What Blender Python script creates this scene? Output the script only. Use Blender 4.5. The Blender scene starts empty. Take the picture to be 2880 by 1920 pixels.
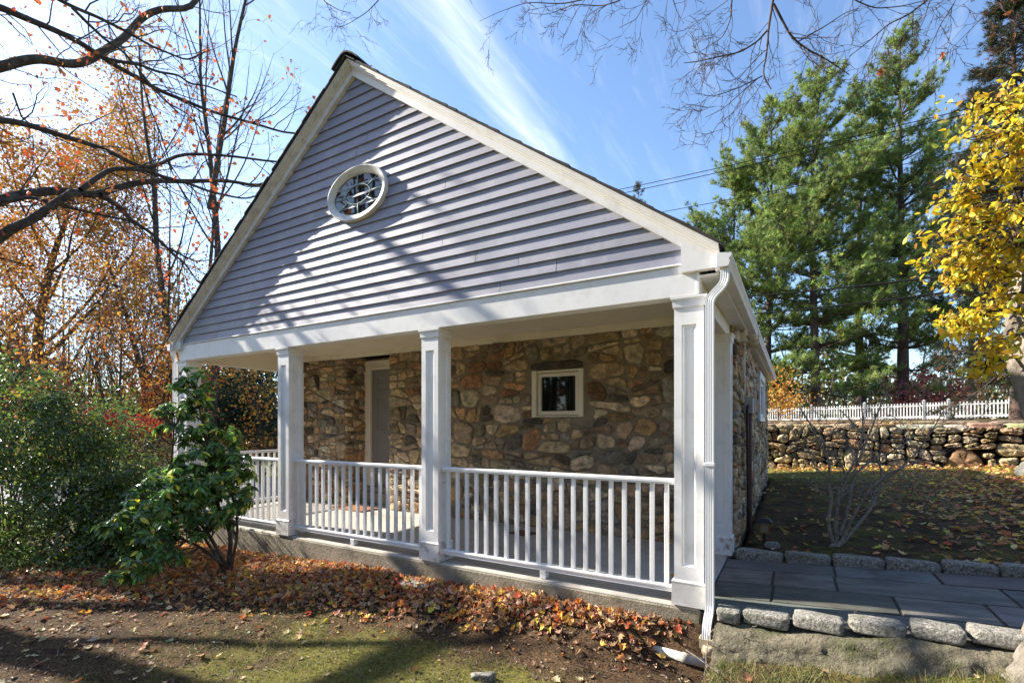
import bpy, math, random
import numpy as np
from mathutils import Vector
R = math.radians
scene = bpy.context.scene
COL = scene.collection

# ------------------------------------------------------------------ camera
CX, CY, CZ, YAW, FPX, V0 = 0.5682, -3.8588, 1.3637, 0.5252, 1369.22, 1199.27
cam_d = bpy.data.cameras.new('camera')
cam = bpy.data.objects.new('camera', cam_d)
COL.objects.link(cam)
cam.location = (CX, CY, CZ)
cam.rotation_euler = (R(90), 0, YAW)
cam_d.sensor_width = 36
cam_d.lens = FPX / 2880 * 36
cam_d.shift_y = (V0 - 960) / 2880
cam_d.clip_start = 0.05
cam_d.clip_end = 1000
scene.camera = cam

# ------------------------------------------------------------------ sky, sun, exposure
SUN_EL, SUN_AZ = R(33.0), R(8.8)          # light travels towards +X, slightly towards +Y
EXPOSURE = 1.55
SKY_STRENGTH = 0.108
SUN_STRENGTH = 5.0
w = bpy.data.worlds.new('World')
scene.world = w
w.use_nodes = True
nt = w.node_tree
bg = nt.nodes['Background']
sky = nt.nodes.new('ShaderNodeTexSky')
sky.sky_type = 'NISHITA'
sky.sun_disc = False
sky.sun_elevation = SUN_EL
sky.sun_rotation = math.atan2(-math.cos(SUN_AZ), -math.sin(SUN_AZ))
sky.air_density = 1.0
sky.dust_density = 0.5
sky.ozone_density = 3.6


def wn(kind, **kw):
    n = nt.nodes.new(kind)
    for k, v in kw.items():
        setattr(n, k, v)
    return n


def wmath(op, a, b=None, c=None):
    n = wn('ShaderNodeMath', operation=op)
    for i, s in enumerate((a, b, c)):
        if s is None:
            continue
        if isinstance(s, (int, float)):
            n.inputs[i].default_value = s
        else:
            nt.links.new(s, n.inputs[i])
    return n.outputs[0]


# high cirrus: a cloud layer laid out on a plane far above the ground
tc = wn('ShaderNodeTexCoord')
sep = wn('ShaderNodeSeparateXYZ')
nt.links.new(tc.outputs['Generated'], sep.inputs[0])
zc = wmath('MAXIMUM', sep.outputs[2], 0.06)
px = wmath('DIVIDE', sep.outputs[0], zc)
py = wmath('DIVIDE', sep.outputs[1], zc)
comb = wn('ShaderNodeCombineXYZ')
nt.links.new(px, comb.inputs[0])
nt.links.new(py, comb.inputs[1])
mp = wn('ShaderNodeMapping')
mp.inputs['Rotation'].default_value = (0, 0, R(7))
mp.inputs['Scale'].default_value = (6.0, 0.9, 1)
nt.links.new(comb.outputs[0], mp.inputs[0])
n1 = wn('ShaderNodeTexNoise')
n1.inputs['Scale'].default_value = 3.0
n1.inputs['Detail'].default_value = 7
n1.inputs['Roughness'].default_value = 0.62
n1.inputs['Distortion'].default_value = 0.4
nt.links.new(mp.outputs[0], n1.inputs['Vector'])
n2 = wn('ShaderNodeTexNoise')
n2.inputs['Scale'].default_value = 0.9
n2.inputs['Detail'].default_value = 4
nt.links.new(comb.outputs[0], n2.inputs['Vector'])
# streak: distance from the line x = -0.72 - 0.12 (y - 0.98)
lx = wmath('ADD', px, wmath('MULTIPLY_ADD', py, 0.125, 0.60))
dist = wmath('ABSOLUTE', wmath('MULTIPLY_ADD', wmath('SUBTRACT', n2.outputs[0], 0.5), 0.12, lx))
core = wmath('SUBTRACT', 1.0, wmath('MINIMUM', wmath('DIVIDE', dist, 0.10), 1.0))
streak = wmath('MULTIPLY', wmath('POWER', core, 1.1), wmath('MULTIPLY_ADD', n1.outputs[0], 1.3, 0.05))
wisps = wmath('MULTIPLY', wmath('MAXIMUM', wmath('SUBTRACT', n1.outputs[0], 0.50), 0.0), 0.8)
wisps = wmath('MULTIPLY', wisps, wmath('MAXIMUM', wmath('MULTIPLY_ADD', n2.outputs[0], 3.0, -1.0), 0.0))
# thin veil of high cloud on the sun's side of the sky
ds_ = wmath('ADD', wmath('MULTIPLY', sep.outputs[0], -math.cos(SUN_AZ)), wmath('MULTIPLY', sep.outputs[1], -math.sin(SUN_AZ)))
veil = wmath('MULTIPLY', wmath('MINIMUM', wmath('MAXIMUM', wmath('MULTIPLY_ADD', ds_, 0.6, -0.27), 0.0), 1.0), wmath('MULTIPLY_ADD', n1.outputs[0], 0.9, 0.12))
cloud = wmath('MINIMUM', wmath('ADD', wmath('MULTIPLY', streak, 0.52), wmath('ADD', wisps, veil)), 0.9)
gate = wmath('MINIMUM', wmath('MAXIMUM', wmath('MULTIPLY', sep.outputs[2], 4.0), 0.0), 1.0)
cloud = wmath('MULTIPLY', cloud, gate)
mix = wn('ShaderNodeMix', data_type='RGBA')
nt.links.new(cloud, mix.inputs[0])
nt.links.new(sky.outputs[0], mix.inputs[6])
mix.inputs[7].default_value = (5.6, 5.8, 6.2, 1)
nt.links.new(mix.outputs[2], bg.inputs[0])
bg.inputs[1].default_value = SKY_STRENGTH

sd = bpy.data.lights.new('sun', 'SUN')
sd.energy = SUN_STRENGTH
sd.angle = R(0.5)
sd.color = (1.0, 0.92, 0.80)
sun = bpy.data.objects.new('sun', sd)
COL.objects.link(sun)
SUNV = Vector((math.cos(SUN_AZ) * math.cos(SUN_EL), math.sin(SUN_AZ) * math.cos(SUN_EL), -math.sin(SUN_EL)))
sun.rotation_euler = SUNV.to_track_quat('-Z', 'Y').to_euler()
sun.location = (-20, -5, 20)

vs = scene.view_settings
vs.view_transform = 'Standard'
vs.look = 'None'
vs.gamma = 1
vs.exposure = EXPOSURE
scene.cycles.max_bounces = 6
scene.cycles.transparent_max_bounces = 4
try:
    scene.cycles.use_denoising = True
except Exception:
    pass

# ------------------------------------------------------------------ helpers
CS, SN = math.cos(YAW), math.sin(YAW)


def at(u, v, d):
    """point at image position (u, v) of the 2880x1920 photo, d metres along the view axis"""
    a = (u - 1440) / FPX * d
    b = -(v - V0) / FPX * d
    return np.array([CX + a * CS - d * SN, CY + a * SN + d * CS, CZ + b])


def tag(o, label=None, cat=None, group=None, kind=None):
    if label:
        o['label'] = label
    if cat:
        o['category'] = cat
    if group:
        o['group'] = group
    if kind:
        o['kind'] = kind
    return o


def thing(name, label, cat, loc=(0, 0, 0), group=None):
    o = bpy.data.objects.new(name, None)
    COL.objects.link(o)
    o.location = loc
    o.empty_display_size = 0.2
    return tag(o, label, cat, group)


def mesh_np(name, V, F, m=None, parent=None, col=None, smooth=False, mats=None, midx=None):
    """V (n,3); F an (m,k) array, a list of such arrays, or a list of index lists"""
    V = np.asarray(V, dtype=np.float32)
    me = bpy.data.meshes.new(name)
    groups = F if (isinstance(F, list) and len(F) and isinstance(F[0], np.ndarray) and F[0].ndim == 2) else None
    if isinstance(F, np.ndarray):
        groups = [F]
    if groups is not None:
        tot = np.concatenate([np.full(len(g), g.shape[1]) for g in groups])
        idx = np.concatenate([g.ravel() for g in groups]).astype(np.int32)
    else:
        tot = np.array([len(f) for f in F])
        idx = np.array([i for f in F for i in f], dtype=np.int32)
    start = np.concatenate([[0], np.cumsum(tot)[:-1]]).astype(np.int32)
    me.vertices.add(len(V))
    me.vertices.foreach_set('co', V.ravel())
    me.loops.add(len(idx))
    me.loops.foreach_set('vertex_index', idx)
    me.polygons.add(len(tot))
    me.polygons.foreach_set('loop_start', start)
    me.polygons.foreach_set('loop_total', tot.astype(np.int32))
    me.polygons.foreach_set('use_smooth', np.full(len(tot), bool(smooth)))
    me.update(calc_edges=True)
    if col is not None:
        at_ = me.attributes.new('Col', 'FLOAT_COLOR', 'POINT')
        c = np.ones((len(V), 4), dtype=np.float32)
        c[:, :3] = col
        at_.data.foreach_set('color', c.ravel())
    for mm in (mats or ([m] if m else [])):
        me.materials.append(mm)
    if midx is not None:
        me.polygons.foreach_set('material_index', np.asarray(midx, dtype=np.int32))
    o = bpy.data.objects.new(name, me)
    COL.objects.link(o)
    if parent is not None:
        o.parent = parent
        pl = Vector(parent.location)
        g = parent.parent
        while g is not None:
            pl += Vector(g.location)
            g = g.parent
        o.location = -pl
    return o


class MB:
    """collects shapes (world coordinates) that become ONE mesh object"""

    def __init__(s):
        s.V, s.F, s.C = [], [], []
        s.n = 0

    def add(s, V, F, col=None):
        V = np.asarray(V, float)
        s.V.append(V)
        for f in F:
            s.F.append([int(i) + s.n for i in f])
        s.n += len(V)
        if col is not None:
            s.C.append(np.tile(np.asarray(col, float), (len(V), 1)) if np.ndim(col) == 1 else np.asarray(col))
        return s

    def box(s, x0, x1, y0, y1, z0, z1, bev=0.0, col=None):
        if bev <= 0:
            V = [(x0, y0, z0), (x1, y0, z0), (x1, y1, z0), (x0, y1, z0), (x0, y0, z1), (x1, y0, z1), (x1, y1, z1), (x0, y1, z1)]
            F = [(3, 2, 1, 0), (4, 5, 6, 7), (0, 1, 5, 4), (1, 2, 6, 5), (2, 3, 7, 6), (3, 0, 4, 7)]
            return s.add(V, F, col)
        b = min(bev, (x1 - x0) * .45, (y1 - y0) * .45, (z1 - z0) * .45)
        X, Y, Z = (x0, x1), (y0, y1), (z0, z1)
        V, idx = [], {}
        for i in (0, 1):
            for j in (0, 1):
                for k in (0, 1):
                    sx, sy, sz = (b, -b)[i], (b, -b)[j], (b, -b)[k]
                    for ax, q in enumerate(((X[i], Y[j] + sy, Z[k] + sz), (X[i] + sx, Y[j], Z[k] + sz), (X[i] + sx, Y[j] + sy, Z[k]))):
                        idx[(i, j, k, ax)] = len(V)
                        V.append(q)
        F = []
        for i in (0, 1):
            q = [idx[(i, 0, 0, 0)], idx[(i, 1, 0, 0)], idx[(i, 1, 1, 0)], idx[(i, 0, 1, 0)]]
            F.append(q if i else q[::-1])
            q = [idx[(0, i, 0, 1)], idx[(1, i, 0, 1)], idx[(1, i, 1, 1)], idx[(0, i, 1, 1)]]
            F.append(q[::-1] if i else q)
            q = [idx[(0, 0, i, 2)], idx[(1, 0, i, 2)], idx[(1, 1, i, 2)], idx[(0, 1, i, 2)]]
            F.append(q if i else q[::-1])
        for a in (0, 1):
            for c in (0, 1):
                for fixed, ax1, ax2 in ((0, 1, 2), (1, 0, 2), (2, 0, 1)):
                    def key(t, ax):
                        k = [0, 0, 0]
                        k[fixed] = t
                        k[ax1] = a
                        k[ax2] = c
                        return idx[(k[0], k[1], k[2], ax)]
                    q = [key(0, ax1), key(1, ax1), key(1, ax2), key(0, ax2)]
                    F.append(q)
        for i in (0, 1):
            for j in (0, 1):
                for k in (0, 1):
                    F.append([idx[(i, j, k, 0)], idx[(i, j, k, 1)], idx[(i, j, k, 2)]])
        return s.add(V, F, col)

    def prism(s, poly, axis, a0, a1):
        """polygon of 2-tuples extruded along axis ('x','y','z') from a0 to a1"""
        n = len(poly)
        mk = {'x': lambda p, a: (a, p[0], p[1]), 'y': lambda p, a: (p[0], a, p[1]), 'z': lambda p, a: (p[0], p[1], a)}[axis]
        V = [mk(p, a0) for p in poly] + [mk(p, a1) for p in poly]
        F = [list(range(n))[::-1], list(range(n, 2 * n))]
        for i in range(n):
            j = (i + 1) % n
            F.append([i, j, n + j, n + i])
        return s.add(V, F)

    def tube(s, pts, rad, n=8, cap=True, col=None):
        V, F = tube(pts, rad, n)
        Fl = F.tolist()
        if cap:
            Fl.append(list(range(n))[::-1])
            Fl.append(list(range(len(V) - n, len(V))))
        return s.add(V, Fl, col)

    def build(s, name, m, parent=None, smooth=False, fix=True):
        o = mesh_np(name, np.concatenate(s.V), s.F, m, parent, np.concatenate(s.C) if s.C else None, smooth)
        if fix:
            import bmesh
            bm = bmesh.new()
            bm.from_mesh(o.data)
            bmesh.ops.recalc_face_normals(bm, faces=bm.faces)
            for f_ in bm.faces:
                f_.smooth = smooth
            bm.to_mesh(o.data)
            bm.free()
        return o


def tube(pts, rad, n=6):
    P = np.asarray(pts, float)
    k = len(P)
    rad = np.broadcast_to(np.asarray(rad, float), (k,))
    T = np.gradient(P, axis=0)
    T /= np.linalg.norm(T, axis=1, keepdims=True) + 1e-12
    up = np.array([0.31, 0.17, 0.93]) if abs(T[0, 2]) < .9 else np.array([.9, .3, .1])
    A = np.cross(T, up)
    A /= np.linalg.norm(A, axis=1, keepdims=True) + 1e-12
    B = np.cross(T, A)
    th = np.arange(n) / n * 2 * np.pi
    V = P[:, None, :] + rad[:, None, None] * (np.cos(th)[None, :, None] * A[:, None, :] + np.sin(th)[None, :, None] * B[:, None, :])
    i = np.arange(k - 1)[:, None] * n
    j = np.arange(n)[None, :]
    j2 = (np.arange(n)[None, :] + 1) % n
    F = np.stack([i + j, i + j2, i + n + j2, i + n + j], -1).reshape(-1, 4)
    return V.reshape(-1, 3), F


def tubes_mesh(name, br, m, parent=None, smooth=True, col=None):
    """br: list of (pts, radii, sides) -> one mesh"""
    Vs, Fs, n = [], [], 0
    for pts, rad, sides in br:
        V, F = tube(pts, rad, sides)
        Vs.append(V)
        Fs.append(F + n)
        n += len(V)
    return mesh_np(name, np.concatenate(Vs), np.concatenate(Fs), m, parent, col, smooth)


# leaf shapes in the unit frame (x along the leaf, y across, z up)
OVAL_V = np.array([(0, 0, 0), (.48, 0, .02), (1, 0, -.08), (.25, .19, .06), (.62, .22, .07), (.25, -.19, .06), (.62, -.22, .07)])
OVAL_F = np.array([(0, 1, 3), (1, 4, 3), (1, 2, 4), (0, 5, 1), (5, 6, 1), (1, 6, 2)])
DIA_V = np.array([(0, 0, 0), (.45, .3, .08), (1, 0, 0), (.45, -.3, .08)])
DIA_F = np.array([(0, 1, 2), (0, 2, 3)])
BLADE_V = np.array([(0, .5, 0), (0, -.5, 0), (1, 0, 0)])
BLADE_F = np.array([(0, 1, 2)])
_mp = [(0, 0), (.10, .30), (.30, .55), (.38, .30), (.62, .42), (.66, .20), (1.0, 0), (.66, -.20), (.62, -.42), (.38, -.30), (.30, -.55), (.10, -.30)]
MAPLE_V = np.array([(.42, 0, 0)] + [(x, y, .22 * abs(y) + .10 * (x - .4) ** 2) for x, y in _mp])
MAPLE_F = np.array([(0, 1 + i, 1 + (i + 1) % 12) for i in range(12)])
CURL_V = np.array([(.42, 0, -.08)] + [(x, y * .75, .55 * y * y + .25 * (x - .45) ** 2 * (1 if x > .5 else .4)) for x, y in _mp])


def norm(a):
    return a / (np.linalg.norm(a, axis=-1, keepdims=True) + 1e-12)


def inst(TV, TF, pos, ax, nr, size, col, wid=1.0):
    """copies of one small leaf template; returns V, F, C"""
    pos = np.asarray(pos, float)
    n = len(pos)
    ax = norm(np.asarray(ax, float))
    sd_ = norm(np.cross(nr, ax))
    nz = np.cross(ax, sd_)
    size = np.broadcast_to(np.asarray(size, float), (n,))
    wid = np.broadcast_to(np.asarray(wid, float), (n,))
    V = pos[:, None, :] + size[:, None, None] * (TV[None, :, 0:1] * ax[:, None, :] + wid[:, None, None] * TV[None, :, 1:2] * sd_[:, None, :] + TV[None, :, 2:3] * nz[:, None, :])
    F = TF[None] + (np.arange(n) * len(TV))[:, None, None]
    C = np.repeat(np.asarray(col, float)[:, None, :], len(TV), 1)
    return V.reshape(-1, 3), F.reshape(-1, TF.shape[1]), C.reshape(-1, 3)


def pick(rng, pal, n, var=.18):
    pal = np.array(pal, float)
    c = pal[rng.integers(0, len(pal), n)]
    return np.clip(c * (1 + rng.normal(0, var, (n, 1))) * (1 + rng.normal(0, var * .35, (n, 3))), .004, 1)


def rdir(rng, n):
    return norm(rng.normal(size=(n, 3)))


# ------------------------------------------------------------------ materials
def mat(name, base, rough=.6, var=0.12, scale=6.0, bump=0.0, bscale=40.0, spec=.4, attr=False, transl=0.0,
        dirt=None, dirt_amt=.0, dirt_scale=2.0, stretch=None, metal=0.0, detail=6, coat=0.0):
    m = bpy.data.materials.new(name)
    m.use_nodes = True
    t = m.node_tree
    b = t.nodes['Principled BSDF']
    L = t.links.new
    tcn = t.nodes.new('ShaderNodeTexCoord')
    vec = tcn.outputs['Object']
    if stretch:
        mpn = t.nodes.new('ShaderNodeMapping')
        mpn.inputs['Scale'].default_value = stretch
        L(vec, mpn.inputs[0])
        vec = mpn.outputs[0]
    nz = t.nodes.new('ShaderNodeTexNoise')
    nz.inputs['Scale'].default_value = scale
    nz.inputs['Detail'].default_value = detail
    nz.inputs['Roughness'].default_value = .6
    L(vec, nz.inputs['Vector'])
    mr = t.nodes.new('ShaderNodeMapRange')
    mr.inputs[1].default_value = .25
    mr.inputs[2].default_value = .75
    mr.inputs[3].default_value = 1 - var
    mr.inputs[4].default_value = 1 + var
    L(nz.outputs[0], mr.inputs[0])
    mul = t.nodes.new('ShaderNodeMix')
    mul.data_type = 'RGBA'
    mul.blend_type = 'MULTIPLY'
    mul.inputs[0].default_value = 1
    if attr:
        an = t.nodes.new('ShaderNodeAttribute')
        an.attribute_name = 'Col'
        L(an.outputs['Color'], mul.inputs[6])
    else:
        mul.inputs[6].default_value = (*base, 1)
    L(mr.outputs[0], mul.inputs[7])
    out = mul.outputs[2]
    if dirt:
        dn = t.nodes.new('ShaderNodeTexNoise')
        dn.inputs['Scale'].default_value = dirt_scale
        dn.inputs['Detail'].default_value = 8
        dn.inputs['Roughness'].default_value = .68
        L(tcn.outputs['Object'], dn.inputs['Vector'])
        dr = t.nodes.new('ShaderNodeMapRange')
        dr.inputs[1].default_value = .5
        dr.inputs[2].default_value = .68
        dr.inputs[3].default_value = 0
        dr.inputs[4].default_value = dirt_amt
        L(dn.outputs[0], dr.inputs[0])
        dm = t.nodes.new('ShaderNodeMix')
        dm.data_type = 'RGBA'
        L(dr.outputs[0], dm.inputs[0])
        L(out, dm.inputs[6])
        dm.inputs[7].default_value = (*dirt, 1)
        out = dm.outputs[2]
    L(out, b.inputs['Base Color'])
    b.inputs['Roughness'].default_value = rough
    b.inputs['Metallic'].default_value = metal
    b.inputs['Specular IOR Level'].default_value = spec
    if coat:
        b.inputs['Coat Weight'].default_value = coat
    if bump:
        bn = t.nodes.new('ShaderNodeTexNoise')
        bn.inputs['Scale'].default_value = bscale
        bn.inputs['Detail'].default_value = 8
        bn.inputs['Roughness'].default_value = .65
        L(vec, bn.inputs['Vector'])
        bp = t.nodes.new('ShaderNodeBump')
        bp.inputs['Strength'].default_value = 1
        bp.inputs['Distance'].default_value = bump
        L(bn.outputs[0], bp.inputs['Height'])
        L(bp.outputs[0], b.inputs['Normal'])
    if transl:
        tr = t.nodes.new('ShaderNodeBsdfTranslucent')
        L(out, tr.inputs['Color'])
        ms = t.nodes.new('ShaderNodeMixShader')
        ms.inputs[0].default_value = transl
        L(b.outputs[0], ms.inputs[1])
        L(tr.outputs[0], ms.inputs[2])
        L(ms.outputs[0], t.nodes['Material Output'].inputs['Surface'])
    return m


M = {}
M['white'] = mat('white_paint', (.78, .77, .76), .45, .05, 3, .0006, 60, dirt=(.42, .38, .32), dirt_amt=.28, dirt_scale=5)
M['white_rail'] = mat('white_rail_paint', (.80, .80, .80), .32, .03, 4)
M['white_worn'] = mat('weathered_white_paint', (.72, .70, .66), .55, .08, 5, .0015, 90, dirt=(.36, .31, .26), dirt_amt=.45, dirt_scale=9, stretch=(1, 1, 3))
M['peeling'] = mat('peeling_white_paint', (.74, .73, .71), .55, .06, 5, .003, 40, dirt=(.30, .20, .13), dirt_amt=.95, dirt_scale=11)
M['cream'] = mat('cream_paint', (.78, .71, .58), .5, .04, 3, dirt=(.5, .43, .32), dirt_amt=.3, dirt_scale=2.5)
M['siding'] = mat('grey_clapboard_paint', (.30, .288, .325), .5, .07, 2.5, attr=True, stretch=(.25, 1, 3), dirt=(.44, .43, .46), dirt_amt=.45, dirt_scale=3.0)
M['shingle'] = mat('asphalt_shingle', (.045, .042, .042), .9, .35, 12, .004, 90)
M['stone'] = mat('field_stone', (.3, .3, .3), .88, .62, 13, .030, 17, attr=True, dirt=(.085, .07, .05), dirt_amt=.65, dirt_scale=11, detail=10)
M['stone_dry'] = mat('dry_laid_stone', (.3, .3, .3), .9, .38, 7, .03, 12, attr=True, dirt=(.22, .20, .10), dirt_amt=.55, dirt_scale=4, detail=9)
M['mortar'] = mat('brown_mortar', (.29, .235, .165), .95, .25, 9, .014, 40, dirt=(.12, .11, .09), dirt_amt=.5, dirt_scale=4)
M['dark'] = mat('dark_gap', (.02, .018, .015), .95, .3, 5)
M['slab'] = mat('porch_concrete', (.40, .37, .32), .85, .12, 4, .003, 60, dirt=(.22, .2, .17), dirt_amt=.5, dirt_scale=2.2)
M['slabedge'] = mat('weathered_concrete', (.27, .235, .175), .95, .3, 5, .012, 45, dirt=(.10, .10, .045), dirt_amt=.8, dirt_scale=3.5)
M['ledge'] = mat('mossy_concrete', (.165, .145, .10), .95, .6, 10, .045, 34, dirt=(.05, .065, .012), dirt_amt=.95, dirt_scale=3.2)
M['granite'] = mat('grey_granite', (.30, .285, .25), .9, .85, 50, .035, 45, dirt=(.11, .12, .065), dirt_amt=.75, dirt_scale=9)
M['flag'] = mat('bluestone', (.125, .135, .155), .55, .5, 6, .010, 22, dirt=(.060, .052, .042), dirt_amt=.9, dirt_scale=2.8, attr=True, stretch=(.5, 2.0, 1))
M['joint'] = mat('path_joint', (.07, .065, .05), .95, .3, 10, .006, 50)
M['door'] = mat('grey_door_paint', (.21, .205, .195), .5, .04, 3)
M['glass'] = mat('dark_window_glass', (.008, .010, .010), .03, .1, 2, spec=.65)
M['glass_up'] = mat('leaded_window_glass', (.010, .012, .015), .02, .1, 2, spec=1.0)
M['came'] = mat('verdigris_came', (.22, .36, .33), .5, .15, 20)
M['metal'] = mat('grey_metal', (.35, .35, .34), .5, .1, 10, metal=.3)
M['rust'] = mat('rusty_pipe', (.12, .06, .04), .8, .3, 14, .002, 60)
M['black'] = mat('black_plastic', (.018, .018, .02), .5, .2, 10)
M['copper'] = mat('copper_lantern', (.30, .12, .05), .45, .15, 12, metal=.4)
M['lens'] = mat('lantern_glass', (.30, .25, .16), .15, .1, 8)
M['pvc'] = mat('cream_pvc', (.62, .50, .33), .5, .12, 6, dirt=(.3, .24, .15), dirt_amt=.5, dirt_scale=8)
M['pipe'] = mat('grimy_white_pipe', (.52, .50, .46), .7, .2, 8, dirt=(.16, .13, .09), dirt_amt=.9, dirt_scale=7)
M['mat'] = mat('coir_mat', (.26, .11, .04), .95, .35, 40, .006, 120)
M['bark'] = mat('dark_bark', (.058, .045, .036), .95, .45, 9, .02, 30, dirt=(.17, .17, .14), dirt_amt=.55, dirt_scale=6, stretch=(2, 2, .6))
M['bark_red'] = mat('twig_bark', (.075, .05, .042), .9, .3, 12)
M['bark_grey'] = mat('grey_rough_bark', (.30, .26, .21), .95, .45, 7, .05, 14, dirt=(.07, .055, .045), dirt_amt=.8, dirt_scale=7, stretch=(2.2, 2.2, .55))
M['bark_pine'] = mat('pine_bark', (.075, .05, .04), .95, .4, 4, .03, 9)
M['bark_light'] = mat('pale_twig_bark', (.24, .205, .165), .9, .6, 30, .004, 60, dirt=(.42, .40, .34), dirt_amt=.6, dirt_scale=22)
M['cable'] = mat('black_cable', (.008, .008, .009), .9, .2, 3, spec=.1)
M['leaf'] = mat('autumn_leaf', (.3, .1, .03), .6, .25, 30, attr=True, transl=.35, spec=.3)
M['litter'] = mat('fallen_leaf', (.3, .1, .03), .6, .28, 40, attr=True, transl=.26, spec=.3)
M['gloss'] = mat('glossy_leaf', (.03, .06, .02), .27, .3, 20, attr=True, transl=.42, spec=.8)
M['yellow'] = mat('yellow_leaf', (.7, .45, .03), .45, .15, 14, attr=True, transl=.45, spec=.35)
M['needle'] = mat('pine_needle', (.05, .09, .03), .5, .25, 3, attr=True, transl=.38, spec=.35)
M['grass'] = mat('grass_blade', (.1, .13, .03), .6, .2, 10, attr=True, transl=.3)
M['fence'] = mat('white_fence_paint', (.52, .52, .51), .5, .05, 3)
M['asphalt'] = mat('asphalt', (.20, .20, .205), .9, .2, 8, .004, 60)


def ground_mat():
    m = bpy.data.materials.new('soil_and_moss')
    m.use_nodes = True
    t = m.node_tree
    L = t.links.new
    b = t.nodes['Principled BSDF']
    b.inputs['Roughness'].default_value = .95
    b.inputs['Specular IOR Level'].default_value = .15
    tcn = t.nodes.new('ShaderNodeTexCoord')

    def noise(scale, detail=8, rough=.62, dist=0):
        n = t.nodes.new('ShaderNodeTexNoise')
        n.inputs['Scale'].default_value = scale
        n.inputs['Detail'].default_value = detail
        n.inputs['Roughness'].default_value = rough
        n.inputs['Distortion'].default_value = dist
        L(tcn.outputs['Object'], n.inputs['Vector'])
        return n.outputs[0]

    def rng_(v, a, c, lo=0., hi=1.):
        n = t.nodes.new('ShaderNodeMapRange')
        n.inputs[1].default_value = a
        n.inputs[2].default_value = c
        n.inputs[3].default_value = lo
        n.inputs[4].default_value = hi
        L(v, n.inputs[0])
        return n.outputs[0]

    def mixc(f, a, c):
        n = t.nodes.new('ShaderNodeMix')
        n.data_type = 'RGBA'
        if isinstance(f, float):
            n.inputs[0].default_value = f
        else:
            L(f, n.inputs[0])
        for k, v in ((6, a), (7, c)):
            if isinstance(v, tuple):
                n.inputs[k].default_value = (*v, 1)
            else:
                L(v, n.inputs[k])
        return n.outputs[2]
    fine = noise(55, 8, .7)
    soil = mixc(rng_(fine, .35, .65), (.026, .015, .008), (.21, .132, .072))
    an = t.nodes.new('ShaderNodeAttribute')
    an.attribute_name = 'Col'
    sepn = t.nodes.new('ShaderNodeSeparateColor')
    L(an.outputs['Color'], sepn.inputs[0])
    patch = noise(2.3, 9, .7, .3)
    add = t.nodes.new('ShaderNodeMath')
    add.operation = 'ADD'
    L(patch, add.inputs[0])
    L(sepn.outputs[0], add.inputs[1])
    moss = mixc(rng_(noise(30, 8, .75), .35, .65), (.065, .068, .014), (.30, .27, .065))
    dk = mixc(rng_(noise(3.4, 8, .72, .4), .46, .60), soil, mixc(.72, soil, (.022, .014, .010)))
    c1 = mixc(rng_(add.outputs[0], .80, .98), dk, moss)
    straw = mixc(rng_(fine, .4, .6), (.11, .085, .05), (.20, .155, .09))
    add2 = t.nodes.new('ShaderNodeMath')
    add2.operation = 'ADD'
    L(noise(5.5, 9, .72), add2.inputs[0])
    L(sepn.outputs[1], add2.inputs[1])
    c2 = mixc(rng_(add2.outputs[0], .86, 1.05), c1, straw)
    lawn = mixc(rng_(noise(20, 6, .7), .35, .65), (.05, .075, .018), (.12, .15, .04))
    c3 = mixc(sepn.outputs[2], c2, lawn)
    L(c3, b.inputs['Base Color'])
    bp = t.nodes.new('ShaderNodeBump')
    bp.inputs['Distance'].default_value = .05
    L(noise(32, 10, .78), bp.inputs['Height'])
    L(bp.outputs[0], b.inputs['Normal'])
    return m


M['ground'] = ground_mat()


# ------------------------------------------------------------------ ground
def sm(a, b, x):
    t = np.clip((x - a) / (b - a), 0, 1)
    return t * t * (3 - 2 * t)


def kerb_y(x):          # near edge of the path
    return .02 + 0 * x


def far_y(x):           # far edge of the path
    return 1.70 + 0 * x


def path_z(x):          # the path climbs gently away from the house
    return -.018 + .062 * x


def gh(x, y):
    x = np.asarray(x, float)
    y = np.asarray(y, float)
    e = np.interp(x, [-9, -7, -5, -3.3, 0], [-.40, -.37, -.28, -.20, -.115])
    front = e + (-.36 - e) * sm(-.02, -np.interp(x, [-3, -1, -.3, .1], [1.0, .7, .42, .30]), y)
    yard = -.005 + .015 * np.clip(y - 2.0, 0, 10.3) + .060 * np.clip(x, 0, 8)
    right_front = (-.25 + .16 * np.clip(x, 0, 3.5)) * (1 - sm(-.25, -1.5, y)) + (-.36 + .03 * np.clip(x, 0, 3.5)) * sm(-.25, -1.5, y)
    under = -.12 + .062 * np.clip(x, 0, 9)
    r = np.where(y < kerb_y(x) + .02, right_front, np.where(y < far_y(x) + .02, under, yard))
    z = np.where(x > .1, r, front)
    t = sm(.0, .1, x)
    mixz = front * (1 - t) + np.where(y < kerb_y(x) + .02, right_front, r) * t
    z = np.where((x > 0) & (x <= .1) & (y < .1), mixz, z)
    z = np.where((x > 0) & (x <= .1) & (y >= .1), r, z)
    z = np.where((x <= 0) & (y > .3) & (x > -7.6) & (y < 9.6), -.45, z)
    back = np.clip(y - 9.8, 0, 1)
    z = np.where((x <= 0) & (y >= 9.6) & (x > -7.6), yard, z)
    left = sm(-7.6, -9, x)
    z = np.where(x < -7.6, -.36 - .1 * left - .02 * np.clip(-x - 9, 0, 10), z)
    bump = .012 * np.sin(3.1 * x + 1.3 * y) * np.sin(2.3 * y - .7 * x) + .008 * np.sin(7.3 * x - 4 * y) * np.sin(6.1 * y + 2 * x)
    dip = .15 * np.exp(-((x + .10) / .36) ** 4 - ((y + .20) / .14) ** 2) * sm(.01, -.06, y)
    return z + bump - dip * (x < .12)


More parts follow.
